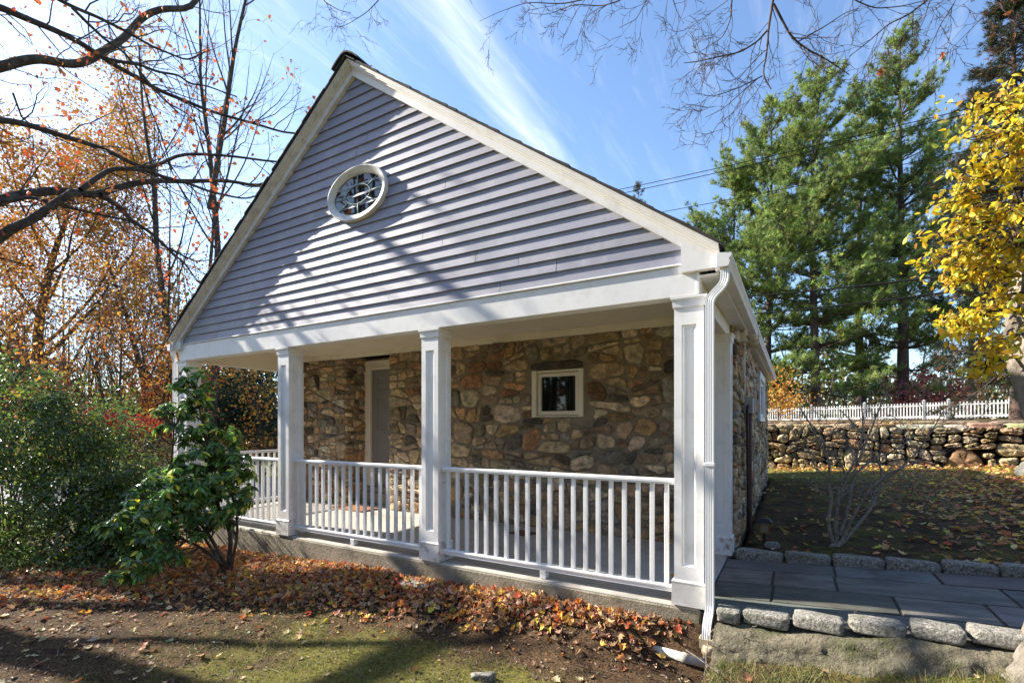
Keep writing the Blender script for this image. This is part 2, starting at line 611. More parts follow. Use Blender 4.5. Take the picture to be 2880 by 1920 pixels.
gx = np.unique(np.round(np.concatenate([np.linspace(-160, -14, 24), np.arange(-14, -8, .3), np.arange(-8, 7, .08), np.arange(7, 14, .4), np.linspace(14, 120, 16)]), 3))
gy = np.unique(np.round(np.concatenate([np.linspace(-60, -7, 10), np.arange(-7, -4, .3), np.arange(-4, 3.2, .08), np.arange(3.2, 13, .16), np.linspace(13, 200, 30)]), 3))
X, Y = np.meshgrid(gx, gy, indexing='ij')
Z = gh(X, Y)
nx, ny = len(gx), len(gy)
i, j = np.meshgrid(np.arange(nx - 1), np.arange(ny - 1), indexing='ij')
F = np.stack([i * ny + j, (i + 1) * ny + j, (i + 1) * ny + j + 1, i * ny + j + 1], -1).reshape(-1, 4)
gc = np.zeros((nx * ny, 3))
xf, yf = X.ravel(), Y.ravel()
mossw = .47 * sm(-4.4, -2.0, xf) * sm(-.55, -1.15, yf) + .30 * sm(.2, .6, xf) * sm(.3, -.3, yf) + .1
mossw = np.where(yf > 2, .10 + .35 * sm(8.0, 10.8, yf) + .22 * sm(3.2, 1.6, xf - .15 * yf), mossw)
gc[:, 0] = mossw
gc[:, 1] = np.where(yf < 0, .26 * sm(-.5, -1.2, yf), .05)
gc[:, 2] = np.clip(sm(-9.5, -11.0, xf) * .8 + sm(12.5, 14, yf), 0, 1) * sm(3, -1, xf)
ground = mesh_np('ground', np.stack([X.ravel(), Y.ravel(), Z.ravel()], 1), F, M['ground'], None, gc, True)
tag(ground, kind='structure')

# ------------------------------------------------------------------ the stone house
house = thing('stone_house', 'small stone house with grey clapboard gable and white columned porch', 'house', (-3.7, 2.08, 0))
XA, ZA = -3.72, 5.43           # gable apex
XR, XL, ZE = .10, -7.60, 2.66  # eave ends of the rakes
WALLY, BACKY = 2.08, 9.7


def roofz(x, drop=0.0):
    return np.where(np.asarray(x) > XA, ZA + (ZE - ZA) * (x - XA) / (XR - XA), ZA + (ZE - ZA) * (x - XA) / (XL - XA)) - drop


# porch floor
b = MB()
b.box(-7.62, -.045, .02, 2.56, -.5, -.004, .012)
b.build('porch_floor', M['slab'], house)
b = MB()
b.box(-7.625, -.04, .012, .02 + .10, -.55, -.022, .012)
b.build('foundation', M['slabedge'], house)

# masonry core (mortar)
b = MB()
b.box(-7.46, -6.23, WALLY, 2.56, -.3, 2.6)
b.box(-5.206, -2.50, WALLY, 2.56, -.3, 2.6)
b.box(-1.815, -.02, WALLY, 2.56, -.3, 2.6)
b.box(-2.50, -1.815, WALLY, 2.56, -.3, 1.492)
b.box(-2.50, -1.815, WALLY, 2.56, 2.122, 2.6)
b.box(-7.46, -.02, 2.565, 2.8, -.3, 2.6)
b.box(-.35, -.02, 2.805, 5.85, -.4, 2.46)
b.box(-.35, -.02, 7.35, BACKY, -.4, 2.46)
b.box(-.35, -.02, 5.85, 7.35, -.4, 1.50)
b.box(-7.46, -7.1, 2.805, BACKY, -.5, 2.46)
b.box(-7.1, -.35, BACKY - .3, BACKY, -.5, 2.46)
b.build('mortar', M['mortar'], house)


def clip_poly(poly, p, n):
    """keep the side where (q-p).n <= 0"""
    out = []
    k = len(poly)
    for i in range(k):
        a, c = poly[i], poly[(i + 1) % k]
        da, dc = (a - p) @ n, (c - p) @ n
        if da <= 0:
            out.append(a)
        if (da < 0) != (dc < 0) and abs(da - dc) > 1e-12:
            out.append(a + (c - a) * da / (da - dc))
    return out


def stone_cells(rng, w_, h_, area, asp=1.55, holes=(), fixed=(), hol_margin=0.0):
    """irregular rubble: the face is split again and again by roughly level or upright lines"""
    out = []

    def ar(P):
        x, y = P[:, 0], P[:, 1]
        return .5 * abs(np.dot(x, np.roll(y, -1)) - np.dot(y, np.roll(x, -1)))

    def split(poly, target):
        P = np.array(poly)
        A = ar(P)
        if A < target:
            out.append(poly)
            return
        ex = np.ptp(P, axis=0)
        horiz = ex[0] < ex[1] * asp * rng.uniform(.75, 1.35)      # cut by a level line
        ang = rng.normal(0, .16) + (rng.random() < .18) * rng.normal(0, .3)
        n = np.array([math.sin(ang), math.cos(ang)]) if horiz else np.array([math.cos(ang), math.sin(ang)])
        c = P.mean(0) + rng.uniform(-.20, .20, 2) * ex
        for sgn in (1, -1):
            q = clip_poly(poly, c, n * sgn)
            if len(q) >= 3 and ar(np.array(q)) > area * .06:
                split(q, area * rng.choice([.5, .8, 1.2, 1.9, 3.0], p=[.22, .28, .25, .17, .08]))
    root = [np.array(q) for q in ((0., 0.), (w_, 0.), (w_, h_), (0., h_))]
    split(root, area)
    res = []
    for poly in out:
        pc = np.mean(poly, axis=0)
        if any(x0 < pc[0] < x1 and z0 < pc[1] < z1 for x0, x1, z0, z1 in holes):
            continue
        for x0, x1, z0, z1 in holes:
            dd = [(x0 - pc[0], np.array([x0, 0.]), np.array([1., 0])), (pc[0] - x1, np.array([x1, 0.]), np.array([-1., 0])),
                  (z0 - pc[1], np.array([0, z0]), np.array([0., 1])), (pc[1] - z1, np.array([0, z1]), np.array([0., -1]))]
            dd.sort(key=lambda q: -q[0])
            poly = clip_poly(poly, dd[0][1], dd[0][2])
            if len(poly) < 3:
                break
        if len(poly) >= 3:
            res.append(poly)
    return res + [[np.array(q, float) for q in f] for f in fixed]


def stone_mesh(rng, polys, frame, gap, hmin, hmax, pal, rnd=2, base=-.02, rough=.06, fixcol=None):
    """polygons -> rounded stones; frame maps (x, z, h) arrays to world"""
    Vs, Fs, Cs, n = [], [], [], 0
    K = 22
    rings = [(1.0, 0.0), (.99, .55), (.955, .88), (.85, .99), (.55, 1.02), (.25, 1.0)]
    for ip, poly in enumerate(polys):
        P = np.array(poly)
        for it in range(rnd):
            Q = np.roll(P, -1, 0)
            P = np.stack([P * .78 + Q * .22, P * .22 + Q * .78], 1).reshape(-1, 2)
        Q = np.vstack([P, P[:1]])
        s = np.concatenate([[0], np.cumsum(np.linalg.norm(np.diff(Q, axis=0), axis=1))])
        if s[-1] < .14:
            continue
        t = np.linspace(0, s[-1], K, endpoint=False)
        P = np.stack([np.interp(t, s, Q[:, 0]), np.interp(t, s, Q[:, 1])], 1)
        c = P.mean(0)
        r = np.linalg.norm(P - c, axis=1)
        th = np.arange(K) / K * 2 * np.pi
        ph = rng.random(4) * 6.28
        wob = 1 + rough * (np.sin(3 * th + ph[0]) * .5 + np.sin(5 * th + ph[1]) * .35 + np.sin(8 * th + ph[2]) * .3)
        sc = np.clip(1 - gap / r, .3, 1) * np.minimum(wob, 1.05)
        D = (P - c) * sc[:, None]
        h = rng.uniform(hmin, hmax) * min(1, r.mean() / .09)
        tilt = rng.normal(0, .18, 2)
        V = []
        for k, (f, hh) in enumerate(rings):
            q = D * f * (1 + rng.normal(0, .018, (K, 1)) * (k > 0))
            z = base + (h - base) * hh + (q @ tilt) * .25 * hh + rng.normal(0, .0055, K) * (k > 0) * (h / .04)
            V.append(np.column_stack([c + q, z]))
        V.append(np.array([[c[0], c[1], base + (h - base) * 1.04]]))
        V = np.vstack(V)
        f = []
        for k in range(len(rings) - 1):
            for i in range(K):
                f.append((k * K + i, k * K + (i + 1) % K, (k + 1) * K + (i + 1) % K, (k + 1) * K + i))
        o_ = (len(rings) - 1) * K
        tri = [(o_ + i, o_ + (i + 1) % K, len(V) - 1, len(V) - 1) for i in range(K)]
        colr = np.array(pal)[rng.integers(0, len(pal))] * np.array([1.06, .99, .86]) * np.clip(1 + rng.normal(0, .20), .5, 1.6) * (1 + rng.normal(0, .025, 3))
        if fixcol and ip >= len(polys) - fixcol[1]:
            colr = np.array(fixcol[0])
        Vs.append(frame(V[:, 0], V[:, 1], V[:, 2]))
        Fs.append(np.array(f + tri) + n)
        Cs.append(np.tile(colr, (len(V), 1)))
        n += len(V)
    V = np.vstack(Vs)
    F = np.vstack(Fs)
    quad = F[F[:, 2] != F[:, 3]]
    tri = F[F[:, 2] == F[:, 3]][:, :3]
    return V, [quad, tri], np.vstack(Cs)


PAL = [(.54, .46, .34), (.50, .39, .26), (.46, .36, .25), (.40, .27, .15), (.36, .28, .19), (0.414, 0.310, 0.202), (0.472, 0.361, 0.237), (0.368, 0.296, 0.213), (0.299, 0.245, 0.183), (0.422, 0.366, 0.289), (0.579, 0.495, 0.379), (0.631, 0.530, 0.391),
       (0.339, 0.192, 0.110), (0.438, 0.280, 0.158), (0.212, 0.167, 0.124), (0.260, 0.185, 0.130), (0.102, 0.087, 0.073), (0.357, 0.324, 0.274), (0.459, 0.343, 0.242), (0.239, 0.216, 0.185), (0.402, 0.255, 0.164)]


def wall(name, seed, x0, x1, z0, z1, frame, area=.054, holes=(), fixed=(), m='stone', **kw):
    rng = np.random.default_rng(seed)
    hol = [(a - x0, c - x0, d - z0, e - z0) for a, c, d, e in holes]
    fx = [[(q[0] - x0, q[1] - z0) for q in f] for f in fixed]
    cells = stone_cells(rng, x1 - x0, z1 - z0, area, holes=hol, fixed=fx)
    V, F, C = stone_mesh(rng, cells, lambda a, c, h: frame(a + x0, c + z0, h), .0125, .016, .050, PAL, rnd=1, rough=.13, fixcol=((.085, .075, .065), len(fx)), **kw)
    return mesh_np(name, V, F, M[m], house, C, True)


front = lambda x, z, h: np.column_stack([x, WALLY - h, z])
lintel = [(-2.58, 2.135), (-1.76, 2.128), (-1.74, 2.19), (-1.80, 2.245), (-2.3, 2.25), (-2.57, 2.22)]
wall('stonework', 5, -5.206, -.01, -.02, 2.57, front, holes=[(-2.55, -1.77, 1.485, 2.25)], fixed=[lintel])
wall('stonework', 8, -7.47, -6.225, -.02, 2.57, front, area=.038)
wall('stonework', 11, WALLY - .03, 2.56, -.02, 2.57, lambda y, z, h: np.column_stack([-6.23 + h, y, z]), area=.026)
wall('stonework', 15, WALLY - .03, BACKY, -.15, 2.47, lambda y, z, h: np.column_stack([-.02 + h, y, z]), area=.038, holes=[(5.80, 7.40, 1.45, 2.36)])

# door in its recess
b = MB()
b.box(-6.229, -6.07, 2.48, 2.562, .30, 2.55, .004)
b.box(-5.15, -5.20, 2.48, 2.562, .30, 2.55) if False else None
b.box(-6.07, -5.206, 2.48, 2.562, 2.39, 2.55, .004)
b.box(-6.11, -6.065, 2.462, 2.50, .30, 2.43, .004)
b.box(-6.11, -5.21, 2.460, 2.50, 2.385, 2.43, .004)
b.build('door_frame', M['cream'], house)
b = MB()


def panel_face(b, o, u, v, n, Wd, Hd, rects, dep=.012, bv=.014):
    """flat face o + a*u + c*v with sunken panels; rects = (a0, a1, c0, c1) sharing a0, a1 per column list"""
    o, u, v, n = (np.asarray(q, float) for q in (o, u, v, n))
    P = lambda a, c, d=0: o + a * u + c * v + d * n
    xs = sorted({0, Wd, *[r[0] for r in rects], *[r[1] for r in rects]})
    zs = sorted({0, Hd, *[r[2] for r in rects], *[r[3] for r in rects]})
    for i in range(len(xs) - 1):
        for j in range(len(zs) - 1):
            ca, cz = (xs[i] + xs[i + 1]) / 2, (zs[j] + zs[j + 1]) / 2
            if any(r[0] < ca < r[1] and r[2] < cz < r[3] for r in rects):
                continue
            b.add([P(xs[i], zs[j]), P(xs[i + 1], zs[j]), P(xs[i + 1], zs[j + 1]), P(xs[i], zs[j + 1])], [(0, 1, 2, 3)])
    for a0, a1, c0, c1 in rects:
        prev = [P(a0, c0), P(a1, c0), P(a1, c1), P(a0, c1)]
        for ins, d in ((0.0, -dep * .45), (bv * .5, -dep * .5), (bv, -dep), (bv + .001, -dep)):
            cur = [P(a0 + ins, c0 + ins, d), P(a1 - ins, c0 + ins, d), P(a1 - ins, c1 - ins, d), P(a0 + ins, c1 - ins, d)]
            for k in range(4):
                l = (k + 1) % 4
                b.add([prev[k], prev[l], cur[l], cur[k]], [(0, 1, 2, 3)])
            prev = cur
        b.add(prev, [(0, 1, 2, 3)])


b = MB()
pw = [(.13, .40), (.50, .77)]
rr = []
for a0, a1 in pw:
    rr += [(a0, a1, .22, .86), (a0, a1, 1.00, 1.60), (a0, a1, 1.72, 1.95)]
panel_face(b, (-6.065, 2.52, .30), (1, 0, 0), (0, 0, 1), (0, -1, 0), .90, 2.09, rr, .010, .02)
b.build('door', M['door'], house, fix=False)
b = MB()
b.box(-6.23, -5.206, 2.33, 2.56, .0, .20, .01)
b.box(-6.11, -5.206, 2.40, 2.56, .20, .298, .008)
b.build('door_step', M['slabedge'], house)

# ceiling, friezes, beams
b = MB()
b.box(-7.38, -.16, .14, 2.56, 2.652, 2.70)
yy = np.arange(.16, 2.05, .041)
for y in yy:
    b.box(-7.38, -.16, y, y + .034, 2.646, 2.6515)
b.build('porch_ceiling', M['cream'], house)
b = MB()
b.box(-7.38, -6.23, WALLY - .03, WALLY + .02, 2.555, 2.648, .004)
b.box(-5.206, -.17, WALLY - .03, WALLY + .02, 2.555, 2.648, .004)
b.box(-6.232, -5.206, WALLY - .028, WALLY + .018, 2.557, 2.647)
b.build('frieze_board', M['cream'], house)
b = MB()
b.box(-7.505, -.050, .0, .14, 2.357, 2.586, .003)
b.box(-7.505, -.178, -.016, .02, 2.588, 2.603, .004)
b.box(-.066, -.050, -.006, -.0005, 2.36, 2.584)
b.build('porch_beam', M['white'], house)
b = MB()
b.box(-7.50, -7.38, .143, WALLY - .005, 2.347, 2.645, .003)
b.build('side_beam', M['cream'], house)
b = MB()
b.box(-.17, -.053, .143, WALLY + .2, 2.347, 2.645, .003)
b.build('side_beam', M['cream'], house)

# clapboard gable
b = MB()
zz = np.arange(2.603, 5.32, .1125)
rngc = np.random.default_rng(3)
for z0 in zz:
    z1 = min(z0 + .118, 5.345)
    o0 = .11
    inv = lambda z, right: (XA + (z - (ZA - o0)) * ((XR - XA) if right else (XL - XA)) / (ZE - ZA))
    xa0, xb0 = inv(z0, False), inv(z0, True)
    xa1, xb1 = inv(z1, False), inv(z1, True)
    xa0, xb0 = max(xa0, -7.45), min(xb0, -.10)
    xa1, xb1 = max(xa1, -7.45), min(xb1, -.10)
    if xb1 <= xa1:
        xa1 = xb1 = XA
    # a course is laid from several boards with hairline butt joints
    cuts = sorted(rngc.uniform(xa0 + .4, xb0 - .4, max(0, int((xb0 - xa0) / 2.0)))) if xb0 - xa0 > 2 else []
    ed = [xa0] + list(cuts) + [xb0]
    for k in range(len(ed) - 1):
        a, c = ed[k] + (.0022 if k else 0), ed[k + 1] - (.0022 if k < len(ed) - 2 else 0)
        a1 = max(a, xa1) if k == 0 else a
        c1 = min(c, xb1) if k == len(ed) - 2 else c
        if k == 0:
            a1 = max(xa1, a)
        a1, c1 = min(max(a1, xa1), xb1), max(min(c1, xb1), xa1)
        jit = rngc.normal(0, .0006)
        yb, yt = .0005 + jit, .0195
        V = [(a, yb, z0), (c, yb, z0), (c1, yt, z1), (a1, yt, z1), (a, .03, z0), (c, .03, z0), (c1, .03, z1), (a1, .03, z1)]
        b.add(V, [(0, 1, 2, 3), (4, 5, 1, 0), (1, 5, 6, 2), (4, 0, 3, 7)], np.array([.256, .256, .314]) * rngc.normal(1, .06) * (1 + rngc.normal(0, .012, 3)))
b.build('siding', M['siding'], house, fix=False)
b = MB()
b.prism([(-7.45, 2.59), (-.10, 2.59), (XA, 5.36)], 'y', .028, .12)
b.build('gable_sheathing', M['mortar'], house)
b = MB()
b.prism([(-7.45, 2.59), (-.10, 2.59), (XA, 5.36)], 'y', BACKY - .1, BACKY)
b.build('gable_sheathing', M['white'], house)


def rake(side):
    xe = XR if side > 0 else XL
    bm_ = MB()

    def strip(t0, t1, y0, y1, xend=None, xstart=None):
        """vertical offsets t0..t1 below the roof line"""
        x_1 = xe if xend is None else xend
        V = [(XA, ZA - t0), (x_1, float(roofz(x_1, t0))), (x_1, float(roofz(x_1, t1))), (XA, ZA - t1)]
        bm_.prism(V, 'y', y0, y1)
    strip(.049, .132, -.032, .026)
    strip(.034, .052, -.052, -.030)
    strip(.020, .036, -.078, -.029)
    strip(.006, .022, -.098, -.028)
    strip(-.012, .008, -.112, -.027)
    return bm_


for side in (1, -1):
    rake(side).build('rake_board', M['white_worn'] if side < 0 else M['white'], house)
# eave returns
b = MB()
b.prism([(-.172, 2.528), (.084, 2.528), (.084, 2.56), (-.172, float(roofz(-.172, .11)))], 'y', -.036, .03)
b.build('eave_return', M['white'], house)
b = MB()
b.prism([(-7.402, 2.528), (-7.402, float(roofz(-7.402, .11))), (-7.584, 2.56), (-7.584, 2.528)], 'y', -.036, .03)
b.build('eave_return', M['white_worn'], house)

# roof: shingle slabs with a ragged rake edge, and a ridge cap
rngr = np.random.default_rng(9)
for side in (1, -1):
    b = MB()
    xe = (XR + .03) if side > 0 else (XL - .03)
    b.prism([(XA, ZA - .01), (xe, float(roofz(xe, .01))), (xe, float(roofz(xe, .028))), (XA, ZA - .028)] if False else
            [(XA, ZA + .030), (xe, float(roofz(xe, -.030))), (xe, float(roofz(xe, -.013))), (XA, ZA + .013)], 'y', -.125, BACKY + .2)
    L = abs(xe - XA)
    nn = int(L / .115)
    for k in range(nn):
        t0 = k * .115
        t1 = min(L, t0 + .15)
        f = lambda t: XA + side * t
        yb = -.128 - rngr.uniform(.0, .022)
        lift = .004 + rngr.uniform(0, .009)
        b.prism([(f(t0), float(roofz(f(t0), -.030))), (f(t1), float(roofz(f(t1), -.030 - lift))), (f(t1), float(roofz(f(t1), -.022))), (f(t0), float(roofz(f(t0), -.022)))], 'y', yb, 1.2)
    b.build('roof', M['shingle'], house)
b = MB()
pts = [(-.20, -.118), (-.13, -.06), (-.05, -.012), (.0, .0), (.05, -.012), (.13, -.06), (.20, -.118)]
top = [(XA + a, ZA + .066 + c) for a, c in pts]
bot = [(XA + a, ZA + .048 + c) for a, c in pts[::-1]]
b.prism(top + bot, 'y', -.155, BACKY + .2)
b.build('ridge_cap', M['shingle'], house)
b = MB()
b.box(-.05, .085, .03, 10.0, 2.488, 2.506)
b.build('soffit', M['white'], house)
b = MB()
b.box(-7.585, -7.50, .03, 10.0, 2.488, 2.506)
b.build('soffit', M['white'], house)
for x0, x1 in ((.068, .084), (-7.584, -7.568)):
    b = MB()
    b.box(x0, x1, -.028, 10.02, 2.507, 2.64)
    b.build('fascia', M['white'], house)


def gutter(x0, sgn, y0, y1):
    prof = [(0, 0), (.075, 0), (.088, .035), (.080, .05), (.098, .075), (.098, .095), (.088, .095), (.088, .082), (.070, .055), (.066, .01), (.008, .01), (.008, .105), (0, .105)]
    bb = MB()
    bb.prism([(x0 + sgn * a, 2.51 + c) for a, c in prof], 'y', y0, y1)
    bb.prism([(x0 + sgn * a, 2.51 + c) for a, c in ((0, 0), (.075, 0), (.088, .035), (.080, .05), (.098, .075), (.098, .095), (.088, .095), (0, .105))], 'y', y0 - .003, y0 + .004)
    return bb


gutter(.086, 1, -.085, 10.04).build('gutter', M['white'], house)
gutter(-7.586, -1, -.085, 10.04).build('gutter', M['white'], house)


def downspout(path, wx=.029, wy=.026):
    """corrugated rectangular pipe swept along a path in the XZ / YZ planes"""
    prof = []
    for (x0, y0), (x1, y1) in (((-1, -1), (1, -1)), ((1, -1), (1, 1)), ((1, 1), (-1, 1)), ((-1, 1), (-1, -1))):
        for k in range(12):
            t = k / 12
            g = .86 if k in (3, 6, 9) else 1.0
            x, y = x0 + (x1 - x0) * t, y0 + (y1 - y0) * t
            if x0 == x1:
                x *= g
            else:
                y *= g
            prof.append((x * wx, y * wy))
    prof = np.array(prof)
    P = np.array(path, float)
    T = norm(np.gradient(P, axis=0))
    Vs = []
    for p, t in zip(P, T):
        xa = np.array([1., 0, 0]) - t * t[0]
        xa /= np.linalg.norm(xa)
        ya = np.cross(t, xa)
        Vs.append(p + prof[:, :1] * xa - prof[:, 1:] * ya * (1 if t[2] < 0 else -1))
    n = len(prof)
    bb = MB()
    F = []
    for k in range(len(P) - 1):
        for i_ in range(n):
            j_ = (i_ + 1) % n
            F.append((k * n + i_, k * n + j_, (k + 1) * n + j_, (k + 1) * n + i_))
    F.append(list(range(n)))
    F.append(list(range((len(P) - 1) * n, len(P) * n)))
    return bb.add(np.vstack(Vs), F)


def smooth_path(pts, k=6):
    P = [np.array(p, float) for p in pts]
    out = [P[0]]
    for i in range(1, len(P) - 1):
        a = P[i] + (P[i - 1] - P[i]) * min(.5, .05 / np.linalg.norm(P[i - 1] - P[i]))
        c = P[i] + (P[i + 1] - P[i]) * min(.5, .05 / np.linalg.norm(P[i + 1] - P[i]))
        for t in np.linspace(0, 1, k):
            out.append(a * (1 - t) ** 2 + 2 * P[i] * t * (1 - t) + c * t * t)
    out.append(P[-1])
    return out


ds = downspout(smooth_path([(.135, -.035, 2.515), (.135, -.035, 2.40), (.033, -.035, 2.305), (.033, -.035, 2.15), (.033, -.035, .02), (.022, -.105, -.08), (.020, -.115, -.205)])).build('downspout', M['white_rail'], house)
b = MB()
b.box(-.002, .068, -.066, .02, 1.075, 1.10, .002)
b.build('strap', M['white_rail'], ds)
downspout(smooth_path([(-7.63, -.02, 2.515), (-7.63, -.02, 2.43), (-7.66, .02, 2.36), (-7.66, .02, 2.2), (-7.66, .02, -.3)])).build('downspout', M['white'], house)


# columns
def column(x, y, w_=.249, d_=.244, name='column', worn='white'):
    s = .0165
    b = MB()
    z0, z1 = .18, 2.27
    fw = w_ - 2 * s
    fr = [(.055, fw - .055, .12, 1.96)]
    sr_ = [(.05, fw - .05, .12, .62), (.05, fw - .05, .78, 1.96)]
    x0, x1, y0, y1 = x - w_ + s, x - s, y + s, y + d_ - s
    panel_face(b, (x0, y0, z0), (1, 0, 0), (0, 0, 1), (0, -1, 0), fw, z1 - z0, fr, .016, .018)
    panel_face(b, (x1, y0, z0), (0, 1, 0), (0, 0, 1), (1, 0, 0), y1 - y0, z1 - z0, sr_, .016, .016)
    panel_face(b, (x1, y1, z0), (-1, 0, 0), (0, 0, 1), (0, 1, 0), fw, z1 - z0, fr, .016, .018)
    panel_face(b, (x0, y1, z0), (0, -1, 0), (0, 0, 1), (-1, 0, 0), y1 - y0, z1 - z0, sr_, .016, .016)
    col_ = b.build(name, M['white'], house, fix=False)
    b = MB()
    X0, X1, Y0, Y1 = x - w_, x, y, y + d_
    def ring(z_a, z_b, e0, e1):
        V = [(X0 - e0, Y0 - e0, z_a), (X1 + e0, Y0 - e0, z_a), (X1 + e0, Y1 + e0, z_a), (X0 - e0, Y1 + e0, z_a),
             (X0 - e1, Y0 - e1, z_b), (X1 + e1, Y0 - e1, z_b), (X1 + e1, Y1 + e1, z_b), (X0 - e1, Y1 + e1, z_b)]
        b.add(V, [(3, 2, 1, 0), (4, 5, 6, 7), (0, 1, 5, 4), (1, 2, 6, 5), (2, 3, 7, 6), (3, 0, 4, 7)])
    ring(.0, .172, 0, 0)
    ring(.173, .180, .002, .002)
    ring(.1805, .192, .001, -.012)
    b.build('plinth', M[worn], col_)
    b = MB()
    ring(2.268, 2.277, -.010, -.010)
    ring(2.2775, 2.322, -.006, -.004)
    ring(2.3225, 2.338, -.002, .006)
    ring(2.3385, 2.352, .008, .008)
    b.build('capital', M['white'], col_)
    return col_


BX = [0, -2.523, -4.897, -7.315]
for k, x in enumerate(BX):
    column(x, 0, worn='peeling' if k in (1, 2) else 'white_worn')
column(0, 1.75, name='pilaster', worn='peeling')
column(-7.30, 1.80, name='pilaster')


# railings
def railing(xa, xb, y, n, axis='x'):
    """one bay; the top rail is the part, its bottom rail, balusters and foot block are its pieces"""
    prof = [(-.030, .912), (.030, .912), (.030, .925), (.036, .929), (.036, .946), (.026, .955), (-.026, .955), (-.036, .946), (-.036, .929), (-.030, .925)]
    b = MB()
    if axis == 'x':
        b.prism([(y + p, z) for p, z in prof], 'x', xa, xb)
    else:
        b.prism([(y + p, z) for p, z in prof], 'y', xa, xb)
    top = b.build('railing', M['white_rail'], house)
    b = MB()
    pr2 = [(-.028, .072), (.028, .072), (.028, .10), (.034, .104), (.034, .116), (.022, .124), (-.022, .124), (-.034, .116), (-.034, .104), (-.028, .10)]
    b.prism([(y + p, z) for p, z in pr2], axis, xa, xb)
    b.build('bottom_rail', M['white_rail'], top)
    b = MB()
    mid = (xa + xb) / 2
    if axis == 'x':
        b.box(mid - .03, mid + .03, y - .03, y + .03, 0, .071, .003)
    else:
        b.box(y - .03, y + .03, mid - .03, mid + .03, 0, .071, .003)
    b.build('foot_block', M['white_rail'], top)
    first = None
    for k in range(n):
        t = xa + (xb - xa) * (k + .6) / (n + .2)
        if first is None:
            b = MB()
            if axis == 'x':
                b.box(t - .0165, t + .0165, y - .0165, y + .0165, .1245, .9115, .0025)
            else:
                b.box(y - .0165, y + .0165, t - .0165, t + .0165, .1245, .9115, .0025)
            first = b.build('baluster', M['white_rail'], top)
            l0, t0 = first.location.copy(), t
        else:
            o = first.copy()
            COL.objects.link(o)
            o.parent = top
            d = t - t0
            o.location = l0 + (Vector((d, 0, 0)) if axis == 'x' else Vector((0, d, 0)))


RY = .095
railing(-2.523 - .012, -.249 + .012, RY, 20)
railing(-4.897 - .012, -2.523 - .249 + .012, RY, 18)
railing(-7.315 - .012, -4.897 - .249 + .012, RY, 18)
railing(.236, 1.81, -7.43, 14, 'y')

# oval window
EX, EZ = -3.668, 3.968


def ell(a, c, n=56):
    th = np.arange(n) / n * 2 * np.pi
    return np.column_stack([EX + a * np.cos(th), EZ + c * np.sin(th)])


def oval_ring(profile):
    """profile: list of (inset, y)"""
    b = MB()
    n = 56
    V, F = [], []
    for ins, y in profile:
        e = ell(.46 - ins, .30 - ins)
        V.append(np.column_stack([e[:, 0], np.full(n, y), e[:, 1]]))
    for k in range(len(profile) - 1):
        for i_ in range(n):
            j_ = (i_ + 1) % n
            F.append((k * n + i_, k * n + j_, (k + 1) * n + j_, (k + 1) * n + i_))
    return b.add(np.vstack(V), F)


ov = oval_ring([(0, .012), (0, -.034), (.006, -.042), (.014, -.042), (.018, -.034), (.050, -.030), (.054, -.022), (.066, -.020), (.070, -.006), (.080, .0), (.080, .012)]).build('oval_window', M['white_worn'], house, True)
b = MB()
b.add(np.column_stack([ell(.39, .23)[:, 0], np.full(56, .0045), ell(.39, .23)[:, 1]]), [list(range(56))])
b.build('pane', M['glass_up'], ov, fix=False)
b = MB()
th = np.linspace(0, 2 * np.pi, 41)
b.tube(np.column_stack([EX + .19 * np.cos(th), np.full(41, -.001), EZ + .105 * np.sin(th)]), .0052, 6, False)
for a in (R(90), R(38), R(0), R(-38), R(-90), R(180), R(142), R(218)):
    p0 = np.array([EX + .19 * math.cos(a), -.001, EZ + .105 * math.sin(a)])
    p1 = np.array([EX + .385 * math.cos(a), -.001, EZ + .228 * math.sin(a)])
    b.tube([p0, (p0 + p1) / 2, p1], .0052, 6)
b.build('muntin', M['came'], ov, True)

# square window in the porch wall
b = MB()
b.box(-2.535, -2.465, WALLY - .05, WALLY + .1, 1.492, 2.122, .004)
b.box(-1.855, -1.79, WALLY - .045, WALLY + .1, 1.492, 2.122, .004)
b.box(-2.464, -1.856, WALLY - .03, WALLY + .1, 2.09, 2.12, .003)
b.box(-2.464, -1.856, WALLY - .03, WALLY + .1, 1.494, 1.512, .003)
sw = b.build('square_window', M['cream'], house)
b = MB()
y0, y1 = WALLY - .018, WALLY + .06
b.box(-2.455, -2.412, y0, y1, 1.52, 2.082, .004)
b.box(-1.908, -1.865, y0, y1, 1.52, 2.082, .004)
b.box(-2.412, -1.908, y0, y1, 2.035, 2.082, .004)
b.box(-2.412, -1.908, y0, y1, 1.52, 1.572, .004)
b.build('sash', M['cream'], sw)
b = MB()
b.box(-2.413, -1.907, WALLY + .02, WALLY + .03, 1.57, 2.037)
b.build('pane', M['glass'], sw)
# side window
b = MB()
for a in ((5.80, 5.92, 1.46, 2.35), (7.28, 7.40, 1.46, 2.35), (5.92, 7.28, 2.23, 2.35), (5.92, 7.28, 1.46, 1.54)):
    b.box(-.08, .055, a[0], a[1], a[2], a[3], .004)
for a in ((5.93, 5.99, 1.55, 2.22), (7.21, 7.27, 1.55, 2.22), (5.99, 7.21, 2.15, 2.22), (5.99, 7.21, 1.55, 1.62)):
    b.box(-.06, .02, a[0], a[1], a[2], a[3], .004)
sw = b.build('side_window', M['white'], house)
b = MB()
b.box(-.04, -.03, 5.98, 7.22, 1.60, 2.16)
b.build('pane', M['glass'], sw)

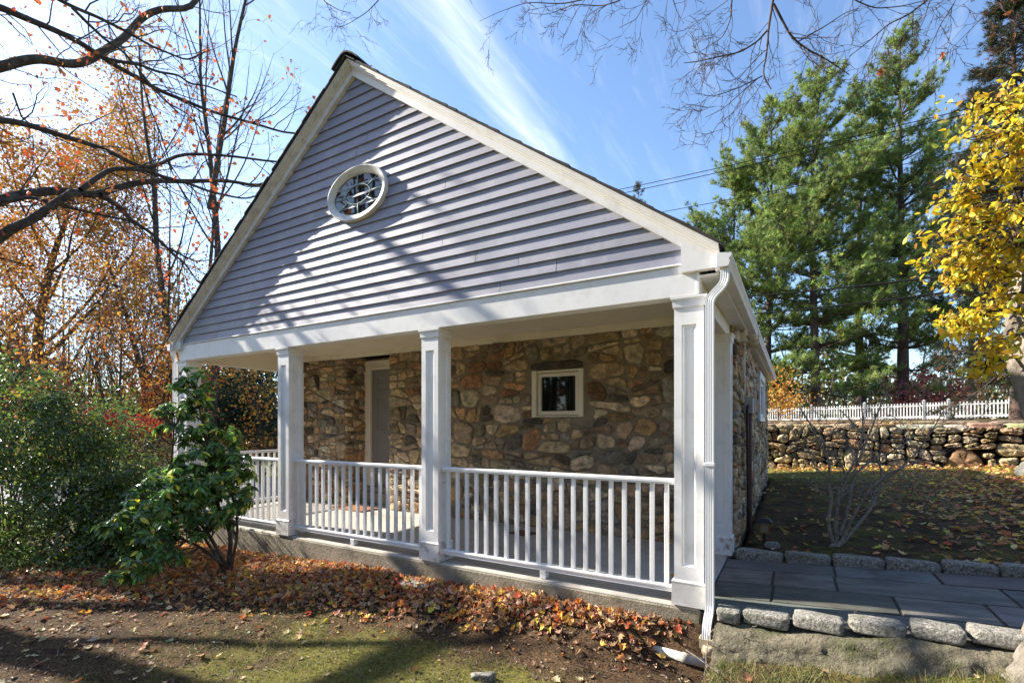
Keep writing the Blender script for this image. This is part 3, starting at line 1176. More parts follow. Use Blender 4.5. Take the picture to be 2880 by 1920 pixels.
# twin flood light under the soffit
b = MB()
b.tube([(.06, 2.46, 2.44), (.075, 2.46, 2.44)], .06, 14)
b.box(.02, .09, 2.40, 2.52, 2.36, 2.46, .004)
fl = b.build('flood_light', M['cream'], house)
for (p0, d) in (((.09, 2.42, 2.42), (.75, -.25, -.35)), ((.09, 2.55, 2.36), (.92, .10, -.28))):
    d = norm(np.array(d))
    p0 = np.array(p0)
    b = MB()
    t = np.array([0, .02, .021, .07, .12, .122])
    b.tube(p0 + t[:, None] * d, [.014, .016, .032, .042, .05, .05], 14, False)
    b.tube([p0 + .118 * d, p0 + .110 * d], [.047, .044], 14)
    b.build('lamp_head', M['pvc'], fl, True)
# electric box, conduit, dark cable
b = MB()
b.box(.01, .12, 2.98, 3.17, 1.53, 1.73, .006)
jb = b.build('junction_box', M['metal'], house)
b = MB()
b.box(.1205, .128, 3.19, 3.27, 1.57, 1.72, .003)
b.box(.02, .12, 3.175, 3.275, 1.565, 1.725, .004)
b.build('switch_cover', M['metal'], jb)
b = MB()
b.tube([(.075, 3.09, 1.53), (.075, 3.09, 1.0), (.08, 3.09, .4), (.075, 3.09, -.1)], .024, 10)
b.build('conduit', M['rust'], house, True)
b = MB()
b.tube([(.065, 2.86, 1.62), (.065, 2.86, 1.2), (.07, 2.87, .5), (.065, 2.86, -.1)], .016, 8)
b.tube([(.07, 2.98, 1.62), (.075, 2.93, 1.63), (.065, 2.86, 1.60)], .014, 8)
b.build('service_cable', M['black'], house, True)
b = MB()
b.tube([(.015, 3.10, 1.74), (.012, 3.11, 2.1), (.012, 3.10, 2.45)], .011, 6)
b.build('thin_conduit', M['white'], house, True)

# things on the porch
b = MB()
b.prism([(-6.25, 1.82), (-5.32, 1.62), (-5.22, 1.78), (-5.75, 2.06), (-6.15, 2.04)][0:0] or [(-6.22, 1.70), (-5.40, 1.64), (-5.36, 2.02), (-6.19, 2.05)], 'z', -.002, .02)
tag(b.build('doormat', M['mat']), 'rust coloured coir doormat on the porch floor in front of the grey door', 'doormat')
b = MB()
b.prism([(-2.60, 1.52), (-2.33, 1.47), (-2.27, 1.69), (-2.55, 1.74)], 'z', -.002, .010)
tag(b.build('metal_plate', M['rust']), 'small dark metal plate lying on the porch floor behind the right railing', 'metal plate')

# ------------------------------------------------------------------ path, kerbs, ledge
from mathutils import noise as mnoise


def rough_block(name, m, c, size, rotz, seed, e=.32, amp=.06, parent=None, col=None, nu=22, nv=12, flat=0, link=True):
    """a rounded, lumpy stone (super-ellipsoid with noise)"""
    u = np.arange(nu) / nu * 2 * np.pi
    v = np.linspace(-np.pi / 2, np.pi / 2, nv)
    sp = lambda a, e_: np.sign(a) * np.abs(a) ** e_
    U, Vv = np.meshgrid(u, v)
    x = sp(np.cos(Vv), e) * sp(np.cos(U), e)
    y = sp(np.cos(Vv), e) * sp(np.sin(U), e)
    z = sp(np.sin(Vv), e)
    P = np.stack([x, y, z], -1).reshape(-1, 3)
    so = seed * 7.31
    d = np.array([mnoise.noise(Vector((p[0] * 1.6 + so, p[1] * 1.6, p[2] * 1.6))) * .8 + mnoise.noise(Vector((p[0] * 4 + so, p[1] * 4, p[2] * 4 + so))) * .45 for p in P])
    P = P * (1 + amp * d[:, None] * 2)
    P = P * (np.array(size) / 2)
    ca, sa = math.cos(rotz), math.sin(rotz)
    P = np.column_stack([P[:, 0] * ca - P[:, 1] * sa, P[:, 0] * sa + P[:, 1] * ca, P[:, 2]]) + np.array(c)
    i, j = np.meshgrid(np.arange(nv - 1), np.arange(nu), indexing='ij')
    F = np.stack([i * nu + j, i * nu + (j + 1) % nu, (i + 1) * nu + (j + 1) % nu, (i + 1) * nu + j], -1).reshape(-1, 4)
    if not link:
        return P, F
    return mesh_np(name, P, F, m, parent, col, True)


b = MB()
b.prism([(-.04, path_z(-.04) - .15), (7.5, path_z(7.5) - .15), (7.5, path_z(7.5) - .011), (-.04, path_z(-.04) - .011)], 'y', .03, 1.74)
path = tag(b.build('path', M['joint']), kind='structure')
rngf = np.random.default_rng(21)
b = MB()
rows = [(.05, .42, [-.04, .95, 1.9, 2.6, 3.7, 4.8, 6, 7.5]), (.42, .86, [-.04, .415, 1.22, 1.75, 2.9, 3.6, 4.7, 6, 7.5]),
        (.86, 1.32, [-.04, .405, .875, 1.95, 2.6, 3.5, 4.6, 5.6, 7.5]), (1.32, 1.705, [-.04, .89, 1.62, 2.75, 3.6, 4.5, 5.8, 7.5])]
for y0, y1, xs in rows:
    for k in range(len(xs) - 1):
        g = .013
        poly = [np.array(q) for q in ((xs[k] + g, y0 + g), (xs[k + 1] - g, y0 + g), (xs[k + 1] - g, y1 - g), (xs[k] + g, y1 - g))]
        dz = rngf.normal(0, .002)
        z = lambda q: path_z(q[0]) + dz
        c = np.mean(poly, axis=0)
        top = [(q[0], q[1], z(q)) for q in poly]
        mid = [tuple(np.append(q + (c - q) * -.008, z(q) - .006)) for q in poly]
        n = len(poly)
        colr = np.array([.120, .114, .105]) * rngf.uniform(.6, 1.4) * (1 + rngf.normal(0, .05, 3))
        b.add(top + mid, [list(range(n))] + [[i_, (i_ + 1) % n, n + (i_ + 1) % n, n + i_][::-1] for i_ in range(n)], colr)
b.build('paving', M['flag'], path)

rngk = np.random.default_rng(4)
place = ['first', 'second', 'third', 'fourth', 'fifth', 'sixth', 'seventh', 'eighth', 'ninth', 'tenth', 'eleventh', 'twelfth']
ang = 0.0
xk = .085
for k in range(9):
    L = [.15, .285, .285, .295, .25, .305, .31, .28, .29][k]
    xm = xk + L / 2 * math.cos(ang)
    o = rough_block('granite_block', M['granite'], (xm, -.035 + rngk.normal(0, .012), -.000 + .098 * xm + rngk.normal(0, .005)), (L, .150, .088), ang + rngk.normal(0, .03), k + 3, .27, .06)
    tag(o, ('small broken sunlit granite block beside the downspout foot' if k == 0 else '%s sunlit granite edging block right of the downspout, on the mossy concrete ledge' % place[k]), 'edging stone', 'granite blocks along the near path edge')
    xk += (L + .022) * math.cos(ang)
ang2 = 0.0
xk = .04
for k in range(11):
    L = rngk.uniform(.34, .44)
    xm = xk + L / 2 * math.cos(ang2)
    o = rough_block('granite_block', M['granite'], (xm, far_y(xm) + .09, .005 + .062 * xm + rngk.normal(0, .005)), (L, .13, .125), ang2 + rngk.normal(0, .02), k + 40, .30, .05)
    tag(o, '%s shaded granite edging block from the house, between bluestone path and leafy lawn' % place[k], 'edging stone', 'granite blocks along the far path edge')
    xk += (L + .012) * math.cos(ang2)

# concrete ledge below the near kerb
nx_, prof0 = 280, [(.07, 0), (.0, .0), (-.08, -.004), (-.14, -.022), (-.18, -.06), (-.215, -.11), (-.25, -.17), (-.285, -.24), (-.33, -.34)]
pt_ = np.linspace(0, len(prof0) - 1, 30)
prof = [(float(np.interp(a_, np.arange(len(prof0)), [q_[0] for q_ in prof0])), float(np.interp(a_, np.arange(len(prof0)), [q_[1] for q_ in prof0]))) for a_ in pt_]
V = []
for x in np.linspace(.075, 4.6, nx_):
    for dy, z in prof:
        q = Vector((x * 3, dy * 6, z * 6))
        a = mnoise.noise(q) * .045 + mnoise.noise(q * 2.7) * .022 + mnoise.noise(q * 8.3) * .010 + mnoise.noise(q * 19) * .007
        V.append((x, -.01 + dy * (1 + .18 * math.sin(x * 1.7)) - a, -.056 + .098 * x + z + a * .6))
n_ = len(prof)
i, j = np.meshgrid(np.arange(nx_ - 1), np.arange(n_ - 1), indexing='ij')
F = np.stack([i * n_ + j, i * n_ + j + 1, (i + 1) * n_ + j + 1, (i + 1) * n_ + j], -1).reshape(-1, 4)
tag(mesh_np('concrete_ledge', V, F, M['ledge'], None, None, True), 'low crumbling mossy concrete ledge under the sunlit granite blocks', 'ledge')

# drain pipe the downspout empties into
dp = thing('drain_pipe', 'cream plastic drain with adaptor collar and half buried white pipe under the downspout', 'drain pipe', (.02, -.12, -.3))
b = MB()
zt = -.155
o4 = lambda r, z, y=-.122: [(.02 - r, y - r * .85, z), (.02 + r, y - r * .85, z), (.02 + r, y + r * .85, z), (.02 - r, y + r * .85, z)]
b.add(o4(.045, zt) + o4(.040, zt - .07) + o4(.039, zt) + o4(.034, zt - .06),
      [(0, 1, 5, 4), (1, 2, 6, 5), (2, 3, 7, 6), (3, 0, 4, 7), (1, 0, 8, 9), (2, 1, 9, 10), (3, 2, 10, 11), (0, 3, 11, 8), (9, 8, 12, 13), (10, 9, 13, 14), (11, 10, 14, 15), (8, 11, 15, 12), (12, 15, 14, 13)])
b.build('adaptor', M['pvc'], dp)
b = MB()
b.tube([(.045, -.122, -.20), (.045, -.122, -.205), (.045, -.122, -.262), (.045, -.122, -.263), (.043, -.122, -.36)], [.052, .056, .056, .047, .045], 18)
b.build('collar', M['pvc'], dp, True)
b = MB()
b.tube([(.03, -.16, -.325), (-.10, -.155, -.322), (-.102, -.155, -.322), (-.14, -.154, -.321), (-.142, -.154, -.321), (-.34, -.145, -.312), (-.40, -.14, -.32)], [.034, .034, .037, .037, .033, .033, .031], 14)
b.build('buried_pipe', M['pipe'], dp, True)

# lantern and loose stones
LX, LY = .275, 2.39
lz = float(gh(LX, LY))
ln = thing('path_lantern', 'small copper framed solar lantern on a black stake by the house wall', 'lantern', (LX, LY, lz))
b = MB()
b.tube([(LX, LY, lz - .05), (LX, LY, lz + .145)], .014, 8)
b.build('stake', M['black'], ln)
b = MB()
z0, z1 = lz + .145, lz + .255
for sx in (-1, 1):
    for sy in (-1, 1):
        b.box(LX + sx * .044 - .006, LX + sx * .044 + .006, LY + sy * .044 - .006, LY + sy * .044 + .006, z0, z1)
b.box(LX - .052, LX + .052, LY - .052, LY + .052, z0 - .012, z0 - .001)
b.build('cage', M['copper'], ln)
b = MB()
b.box(LX - .036, LX + .036, LY - .036, LY + .036, z0 + .001, z1 - .001)
b.build('lantern_glass', M['lens'], ln)
b = MB()
q = lambda r, z: [(LX - r, LY - r, z), (LX + r, LY - r, z), (LX + r, LY + r, z), (LX - r, LY + r, z)]
b.add(q(.082, z1 + .001) + q(.078, z1 + .012) + q(.045, z1 + .045), [(3, 2, 1, 0), (0, 1, 5, 4), (1, 2, 6, 5), (2, 3, 7, 6), (3, 0, 4, 7), (4, 5, 9, 8), (5, 6, 10, 9), (6, 7, 11, 10), (7, 4, 8, 11), (8, 9, 10, 11)])
b.build('lantern_cap', M['black'], ln)
tag(rough_block('loose_rock', M['granite'], (.355, 2.20, .06), (.15, .10, .085), .4, 71, .7, .10), 'small speckled rock behind the granite edging near the lantern', 'rock')
p = at(1360, 1818, 3.35)
tag(rough_block('loose_rock', M['granite'], (p[0], p[1], float(gh(p[0], p[1])) + .015), (.17, .07, .06), .5, 73, .7, .16), 'small pale jagged rock on the mossy lawn in the foreground', 'rock')
p = at(1215, 1490 + 50, 4.7)
tag(rough_block('loose_rock', M['granite'], (-2.70, -.16, -.215), (.34, .17, .10), .1, 77, .6, .10), 'flat stone at the foot of the porch slab among fallen leaves', 'rock')

# ------------------------------------------------------------------ terrace, dry stone wall, picket fence
WY = 12.2


def wy(x):                 # face of the retaining wall, slightly turned towards the sun
    return WY - .12 * np.asarray(x, float)


b = MB()
gxx = np.linspace(-3, 60, 60)
gyy = np.concatenate([[0.], np.linspace(.6, 50, 26)])
XX, YY = np.meshgrid(gxx, gyy, indexing='ij')
YY = YY + np.maximum(wy(XX), 9) + .42
ZZ = 1.38 + .32 * sm(WY + .5, 26, YY) + .03 * np.sin(XX * 1.1) * np.sin(YY * .9)
k = len(gyy)
i, j = np.meshgrid(np.arange(len(gxx) - 1), np.arange(k - 1), indexing='ij')
F = np.stack([i * k + j, (i + 1) * k + j, (i + 1) * k + j + 1, i * k + j + 1], -1).reshape(-1, 4)
gcc = np.zeros((XX.size, 3))
gcc[:, 0] = .3
tag(mesh_np('terrace', np.stack([XX.ravel(), YY.ravel(), ZZ.ravel()], 1), F, M['ground'], None, gcc, True), kind='structure')

dw = thing('dry_stone_wall', 'dry laid fieldstone retaining wall of rounded boulders behind the leafy lawn', 'stone wall', (3, WY, .2))
b = MB()
b.add([(-2.5, wy(-2.5) + .10, -.1), (9.6, wy(9.6) + .10, -.1), (9.6, wy(9.6) + .6, -.1), (-2.5, wy(-2.5) + .6, -.1),
       (-2.5, wy(-2.5) + .10, 1.34), (9.6, wy(9.6) + .10, 1.34), (9.6, wy(9.6) + .6, 1.34), (-2.5, wy(-2.5) + .6, 1.34)],
      [(3, 2, 1, 0), (4, 5, 6, 7), (0, 1, 5, 4), (1, 2, 6, 5), (2, 3, 7, 6), (3, 0, 4, 7)])
b.build('wall_core', M['dark'], dw)
rngw = np.random.default_rng(78)
PALW = [(.36, .29, .19), (.31, .24, .16), (.40, .33, .23), (.33, .21, .12), (.27, .23, .17), (.44, .39, .30), (.30, .26, .14), (.36, .25, .16)]
bl = [(3.70, .22), (4.50, .22), (4.44, .56), (4.20, .90), (3.98, .88), (3.78, .60)]
cells = stone_cells(rngw, 11.6, 1.26, .080, asp=1.35, holes=[(3.80 + 2.2, 4.40 + 2.2, .0, .72)],
                    fixed=[[(x + 2.2, z - .10) for x, z in bl]])
V, F, C = stone_mesh(rngw, cells, lambda a, c, h: np.column_stack([a - 2.2 - h * .12, wy(a - 2.2) - h, c + .10]), .012, .09, .19, PALW, rnd=2, base=-.10, rough=.12)
mesh_np('fieldstones', V, F, M['stone_dry'], dw, C, True)
Vs, Fs, n = [], [], 0
Cs = []
x = -2.2
k = 0
while x < 9.3:
    L = rngw.uniform(.4, .95)
    P, F = rough_block('', None, (x + L / 2, float(wy(x + L / 2)) + .14, 1.37 + rngw.normal(0, .02)), (L, .52, rngw.uniform(.11, .18)), -.12 + rngw.normal(0, .04), 200 + k, .42, .14, link=False)
    Vs.append(P)
    Fs.append(F + n)
    Cs.append(np.tile(pick(rngw, PALW, 1)[0], (len(P), 1)))
    n += len(P)
    x += L * .97
    k += 1
mesh_np('coping', np.vstack(Vs), np.vstack(Fs), M['stone_dry'], dw, np.vstack(Cs), True)
sl = thing('stone_ledge', 'second low row of flat stones set back on top of the retaining wall', 'stone ledge', (2, 14.4, 1.45))
Vs, Fs, Cs, n = [], [], [], 0
x = -1.5
k = 0
while x < 10:
    L = rngw.uniform(.5, 1.1)
    P, F = rough_block('', None, (x + L / 2, 14.4 + rngw.normal(0, .05), 1.43), (L, .4, .18), rngw.normal(0, .05), 300 + k, .35, .10, link=False)
    Vs.append(P)
    Fs.append(F + n)
    Cs.append(np.tile(pick(rngw, PALW, 1)[0] * .8, (len(P), 1)))
    n += len(P)
    x += L * (.98 if rngw.random() < .7 else 1.25)
    k += 1
mesh_np('flat_stones', np.vstack(Vs), np.vstack(Fs), M['stone_dry'], sl, np.vstack(Cs), True)
p = at(2925, 1312, 9.6)
tag(rough_block('boulder', M['granite'], (p[0], p[1], float(gh(p[0], p[1])) + .10), (.70, .55, .42), .3, 91, .9, .12), 'large pale boulder on the lawn at the right end of the stone wall', 'boulder')

fn = thing('picket_fence', 'white picket fence along the terrace above the stone wall', 'fence', tuple(at(2500, 1180, 29)))
FU = [2030, 2281.6, 2430.9, 2598, 2668, 2842, 3060]


def fd(u):
    return .9 * FPX / np.interp(u, [2000, 2165, 2842, 3100], [32.5, 35.5, 48, 53])


def fpt(u):
    d = fd(u)
    v = np.interp(u, [2000, 2165, 2842, 3100], [1187.5, 1184.5, 1171.5, 1167])
    return at(u, v, d)


FP = [fpt(u) for u in FU]
b = MB()
for k, p in enumerate(FP):
    b = MB()
    dz = .25 if k in (3, 4) else .08
    b.box(p[0] - .065, p[0] + .065, p[1] - .065, p[1] + .065, p[2] - dz - .3, p[2] + 1.02)
    b.add([(p[0] - .08, p[1] - .08, p[2] + 1.021), (p[0] + .08, p[1] - .08, p[2] + 1.021), (p[0] + .08, p[1] + .08, p[2] + 1.021), (p[0] - .08, p[1] + .08, p[2] + 1.021), (p[0], p[1], p[2] + 1.10)],
          [(3, 2, 1, 0), (0, 1, 4), (1, 2, 4), (2, 3, 4), (3, 0, 4)])
    b.build('post', M['fence'], fn)
for k in range(len(FP) - 1):
    a, c = FP[k], FP[k + 1]
    L = np.linalg.norm((c - a)[:2])
    n = int(L / .155)
    b = MB()
    gate_ = k == 3
    drop = .22 if gate_ else 0
    ax = (c - a) / L
    sd_ = np.array([-ax[1], ax[0], 0])

    def bar(t0, t1, z0, z1, th):
        q0, q1 = a + ax * t0, a + ax * t1
        V = []
        for z in (z0, z1):
            for q, s_ in ((q0, -1), (q1, -1), (q1, 1), (q0, 1)):
                V.append(q + sd_ * s_ * th + np.array([0, 0, z]))
        b.add(V, [(3, 2, 1, 0), (4, 5, 6, 7), (0, 1, 5, 4), (1, 2, 6, 5), (2, 3, 7, 6), (3, 0, 4, 7)])
    bar(.07, L - .07, .03, .15, .022)
    bar(.07, L - .07, .70, .78, .022)
    if gate_:
        bar(.07, L - .07, -.02, .03, .021)
    for q in range(n):
        t = .10 + (L - .20) * (q + .5) / n
        bar(t - .034, t + .034, -.02 - drop, .91, .012)
    b.build('gate' if gate_ else 'picket_panel', M['fence'], fn)

# ------------------------------------------------------------------ overhead cables
for k, (u0, v0, u1, v1, d0, d1, r, lab) in enumerate([
        (1700, 542, 2900, 262, 24, 15, .014, 'topmost thin black cable crossing the pines right of the roof'),
        (1700, 554, 2900, 276, 24, 15, .014, 'second black cable just under the topmost, crossing the pines'),
        (1800, 607, 2900, 385, 24, 15, .013, 'third cable crossing the middle of the pines from the roof edge'),
        (1960, 657, 2900, 450, 24, 15, .008, 'thinnest pale cable crossing the pines below the third cable'),
        (2040, 790, 2900, 668, 23, 15, .009, 'thin black cable crossing the pine trunks above the thick cables'),
        (2040, 838, 2900, 745, 22, 14, .032, 'upper of the two thick black cables crossing the pine trunks'),
        (2060, 887, 2900, 789, 22, 14, .028, 'lower of the two thick black cables crossing the pine trunks'),
        (-100, 700, 620, 864, 15, 22, .022, 'upper black cable sloping through the orange oak left of the house'),
        (-100, 780, 620, 910, 15, 22, .022, 'lower black cable sloping through the orange oak left of the house'),
        (-60, 110, 620, 545, 12, 19, .006, 'fine straight wire slanting through the bare limbs at upper left'),
        (560, 1090, 960, 1000, 16, 24, .010, 'pale cable seen between the two left porch columns')]):
    P0, P1 = at(u0, v0, d0), at(u1, v1, d1)
    t = np.linspace(0, 1, 24)[:, None]
    P = P0 * (1 - t) + P1 * t
    P[:, 2] -= .18 * 4 * t[:, 0] * (1 - t[:, 0]) * .5
    tag(tubes_mesh('cable', [(P, r, 6)], M['cable']), lab, 'cable', 'overhead cables')

# ------------------------------------------------------------------ plants: tools
UP = np.array([0, 0, 1.])


def grow(rng, p, d, L, r, lev, out, tips, kids=(5, 4, 3), spread=.75, up=.12, wig=.16, ratio=.6, t0=.3, end=.25, sides=(9, 6, 4, 3), top=None):
    top = lev if top is None else top
    n = max(4, int(6 + L * 1.2)) if lev else 4
    P = [np.array(p, float)]
    d = norm(np.array(d, float))
    dirs = [d]
    for k in range(n):
        d = norm(d + rng.normal(0, wig, 3) + UP * up * (.4 if lev == top else 1))
        P.append(P[-1] + d * L / n)
        dirs.append(d)
    P = np.array(P)
    rad = r * (1 - (1 - end) * np.linspace(0, 1, n + 1))
    out.append((P, rad, sides[min(top - lev, len(sides) - 1)]))
    if lev == 0:
        tips.append((P[-1], d))
        tips.append((P[len(P) // 2], d))
        return
    nk = kids[min(top - lev, len(kids) - 1)]
    for k in range(nk):
        t = t0 + (1 - t0) * (k + rng.random()) / nk
        i = min(int(t * n), n - 1)
        f = t * n - i
        q = P[i] * (1 - f) + P[i + 1] * f
        s = norm(np.cross(dirs[i], rng.normal(size=3)))
        a = spread * rng.uniform(.7, 1.3)
        nd = dirs[i] * math.cos(a) + s * math.sin(a)
        grow(rng, q, nd, L * ratio * rng.uniform(.65, 1.15) * (1 - .35 * t), max(rad[i] * rng.uniform(.32, .5), .0025), lev - 1, out, tips, kids, spread, up, wig, ratio, t0 * .7, end, sides, top)


def limb(pts, d0, d1, r0, r1, rng=None, n=40, wob=.02):
    """limb through image points, running from depth d0 to d1"""
    pts = np.array(pts, float)
    s = np.concatenate([[0], np.cumsum(np.linalg.norm(np.diff(pts, axis=0), axis=1))])
    s /= s[-1]
    t = np.linspace(0, 1, n)
    # Catmull-like smoothing
    u = np.interp(t, s, pts[:, 0])
    v = np.interp(t, s, pts[:, 1])
    kern = np.array([.25, .5, .25])
    for _ in range(2):
        u[1:-1] = np.convolve(u, kern, 'valid')
        v[1:-1] = np.convolve(v, kern, 'valid')
    d = d0 + (d1 - d0) * t
    if rng is not None:
        d = d + np.cumsum(rng.normal(0, wob, n))
    P = np.array([at(a, c, e) for a, c, e in zip(u, v, d)])
    return P, r0 + (r1 - r0) * t


def twigs_along(rng, P, rad, n, L, lev, out, tips, t0=.1, spread=.9, up=.05, kids=(4, 3), rmax=.02, wig=.2):
    T = norm(np.gradient(P, axis=0))
    for k in range(n):
        t = t0 + (1 - t0) * (k + rng.random()) / n
        i = min(int(t * (len(P) - 1)), len(P) - 2)
        s = norm(np.cross(T[i], rng.normal(size=3)))
        a = spread * rng.uniform(.6, 1.3)
        d = T[i] * math.cos(a) + s * math.sin(a)
        grow(rng, P[i], d, L * rng.uniform(.5, 1.2), min(rmax, rad[i] * .5), lev, out, tips, kids=kids, spread=.65, up=up, wig=wig, sides=(5, 4, 3, 3), end=.35)


def leaf_mesh(name, parent, m, rng, pos, ax, nr, size, pal, TV=OVAL_V, TF=OVAL_F, var=.2, wid=1.0, smooth=False):
    n = len(pos)
    V, F, C = inst(TV, TF, pos, ax, nr, size, pick(rng, pal, n, var), wid)
    return mesh_np(name, V, F, m, parent, C, smooth)


def ell_at(u, v, d, ru, rv, rd=None):
    """ellipsoid given in photo pixels at depth d -> centre, axes"""
    c = at(u, v, d)
    k = d / FPX
    return c, ru * k, rv * k, (rd if rd is not None else (ru + rv) / 2 * k)


def blob(rng, ells, n, clump=20, sig=.06, shell=.55):
    """clumped points through the volume of several ellipsoids; returns points and outward directions"""
    vol = np.array([e[1] * e[2] * e[3] for e in ells]) ** .75
    nc = max(6, n // clump)
    which = rng.choice(len(ells), nc, p=vol / vol.sum())
    q = rdir(rng, nc) * (shell + (1 - shell) * rng.random((nc, 1)) ** .6)
    cen = np.array([ells[k][0] for k in which])
    ru = np.array([ells[k][1] for k in which])[:, None]
    rv = np.array([ells[k][2] for k in which])[:, None]
    rd = np.array([ells[k][3] for k in which])[:, None]
    right = np.array([CS, SN, 0])
    fwd = np.array([-SN, CS, 0])
    off = q[:, :1] * ru * right + q[:, 1:2] * rd * fwd + q[:, 2:] * rv * UP
    cc = cen + off
    k = rng.integers(0, nc, n)
    pos = cc[k] + rng.normal(0, sig, (n, 3))
    return pos, norm(off[k] + rng.normal(0, .02, (n, 3))), cc


ORANGE = [(.56, .23, .035), (.50, .19, .03), (.60, .30, .045), (.42, .16, .035), (.50, .25, .05), (.60, .36, .06)]
RUST = [(.30, .10, .03), (.38, .13, .035), (.24, .09, .04), (.42, .19, .05)]
GOLD = [(.50, .30, .05), (.42, .22, .04), (.46, .18, .03), (.34, .24, .05)]
RED = [(.45, .05, .03), (.50, .07, .04), (.36, .04, .03)]

# ------------------------------------------------------------------ the big maple whose limbs reach in from the left
rng = np.random.default_rng(101)
S_ = lambda pts: [(x / 1.63333, y / 1.63333) for x, y in pts]
mp_base = at(-1050, 1199 + 1.75 * FPX / 7.2, 7.2)
mpl = thing('maple_tree', 'large nearly bare maple whose dark limbs with few red leaves reach in from the left', 'tree', tuple(mp_base))
out, tips = [], []
trunkP = [mp_base + np.array([0, 0, -.2]), mp_base + np.array([.02, .05, 1.2]), mp_base + np.array([.12, .05, 2.8]), mp_base + np.array([.2, .1, 4.6]), mp_base + np.array([.1, .2, 6.6]), mp_base + np.array([0, .3, 9.0]), mp_base + np.array([.1, .2, 12.5])]
tr = [(np.array(trunkP), np.array([.42, .33, .29, .25, .19, .12, .04]), 16)]
LIMBS = [
    ([(-420, 420), (-150, 340), (0, 310), (60, 290), (160, 265), (240, 280), (330, 300), (410, 285), (470, 235), (540, 200), (590, 160), (630, 95), (700, 50), (780, 35), (870, 50), (900, 20), (915, -30)], 10.0, 12.2, .115, .060, 10),
    ([(-420, -60), (0, 30), (90, 75), (230, 130), (340, 180), (400, 215), (460, 260), (540, 310), (640, 360), (730, 420), (850, 460), (930, 500), (1010, 525), (1100, 550), (1200, 575), (1280, 605), (1330, 620), (1400, 612)], 7.2, 10.5, .065, .018, 16),
    ([(180, -60), (270, 0), (340, 35), (450, 80), (570, 140), (700, 215), (800, 255), (860, 280), (940, 240)], 7.4, 9.0, .032, .012, 9),
    ([(330, 35), (400, 105), (490, 190), (560, 230), (620, 300), (700, 400), (760, 470), (860, 520), (930, 600), (960, 660)], 7.5, 9.0, .024, .008, 8),
    ([(490, 270), (560, 285), (650, 300), (720, 330), (820, 345), (870, 385), (950, 395), (1030, 425), (1090, 445)], 8.0, 9.6, .026, .010, 8),
    ([(-420, 560), (0, 550), (80, 560), (200, 595), (300, 630), (410, 660), (500, 695), (580, 735), (640, 775), (720, 775), (780, 720), (850, 705), (950, 710), (1040, 715), (1130, 725), (1220, 740), (1310, 746)], 7.4, 10.2, .060, .018, 13),
    ([(-420, 1000), (0, 920), (60, 905), (150, 885), (250, 875), (330, 880), (400, 900), (470, 890), (540, 860), (620, 840), (720, 828), (850, 835), (960, 830), (1060, 830), (1150, 850), (1210, 865), (1255, 820)], 7.4, 10.2, .100, .024, 14),
    ([(370, 872), (440, 820), (510, 775), (600, 775), (680, 785), (740, 810), (860, 840), (960, 880), (1050, 900), (1130, 915), (1195, 893)], 8.3, 10.0, .045, .014, 8),
    ([(-420, 1350), (0, 1090), (60, 1045), (150, 1010), (230, 950), (330, 885)], 7.4, 8.1, .095, .055, 5),
    ([(460, 895), (550, 950), (600, 1010), (680, 1060), (740, 1110), (800, 1170), (850, 1210), (890, 1270), (930, 1315)], 8.4, 10.4, .046, .012, 10),
    ([(0, 925), (140, 905), (300, 950), (450, 985), (580, 1010), (650, 1040), (720, 1085)], 7.6, 8.8, .030, .012, 8),
    ([(780, 1140), (850, 1180), (900, 1200), (960, 1195), (1010, 1190)], 9.2, 10.2, .022, .008, 5),
    ([(60, 430), (100, 540), (180, 600), (260, 640)], 7.0, 7.4, .014, .006, 4),
    ([(640, 320), (690, 500), (740, 620), (790, 780)], 9.0, 10.5, .018, .012, 5),
]
for pts, d0, d1, r0, r1, nt_ in LIMBS:
    P, rad = limb(S_(pts), d0, d1, r0, r1, rng)
    if pts[0][0] < -300:
        h = np.clip(P[0][2] - .6, 1, 12)
        q = mp_base + np.array([.1, .08, 0])
        q[2] = h
        P = np.vstack([q, (q + P[0]) / 2 + [0, 0, .1], P])
        rad = np.concatenate([[rad[0] * 1.25, rad[0] * 1.1], rad])
    out.append((P, rad, 9))
    twigs_along(rng, P, rad, int(nt_ * 1.5), 1.15, 2, out, tips, .08, up=.06, rmax=.013)
# upper crown that carries the shade over the gable and lawn
for k in range(4):
    a = rng.uniform(-.9, .9)
    st = mp_base + np.array([.1, .1, rng.uniform(6.5, 11.5)])
    grow(rng, st, (math.cos(a), math.sin(a), rng.uniform(.0, .5)), rng.uniform(3.0, 5.0), .07, 3, out, tips, kids=(6, 5, 4), up=.03, wig=.12)
tubes_mesh('trunk', tr, M['bark'], mpl)
tubes_mesh('branches', out, M['bark'], mpl)
tp = np.array([t[0] for t in tips])
sel = rng.random(len(tp)) < .22
pos = tp[sel] + rng.normal(0, .03, (sel.sum(), 3))
leaf_mesh('leaves', mpl, M['leaf'], rng, pos, rdir(rng, len(pos)) + [0, 0, -.7], rdir(rng, len(pos)), rng.uniform(.06, .11, len(pos)), [(.40, .11, .03), (.48, .15, .04), (.28, .09, .04), (.45, .08, .03)], CURL_V, MAPLE_F)

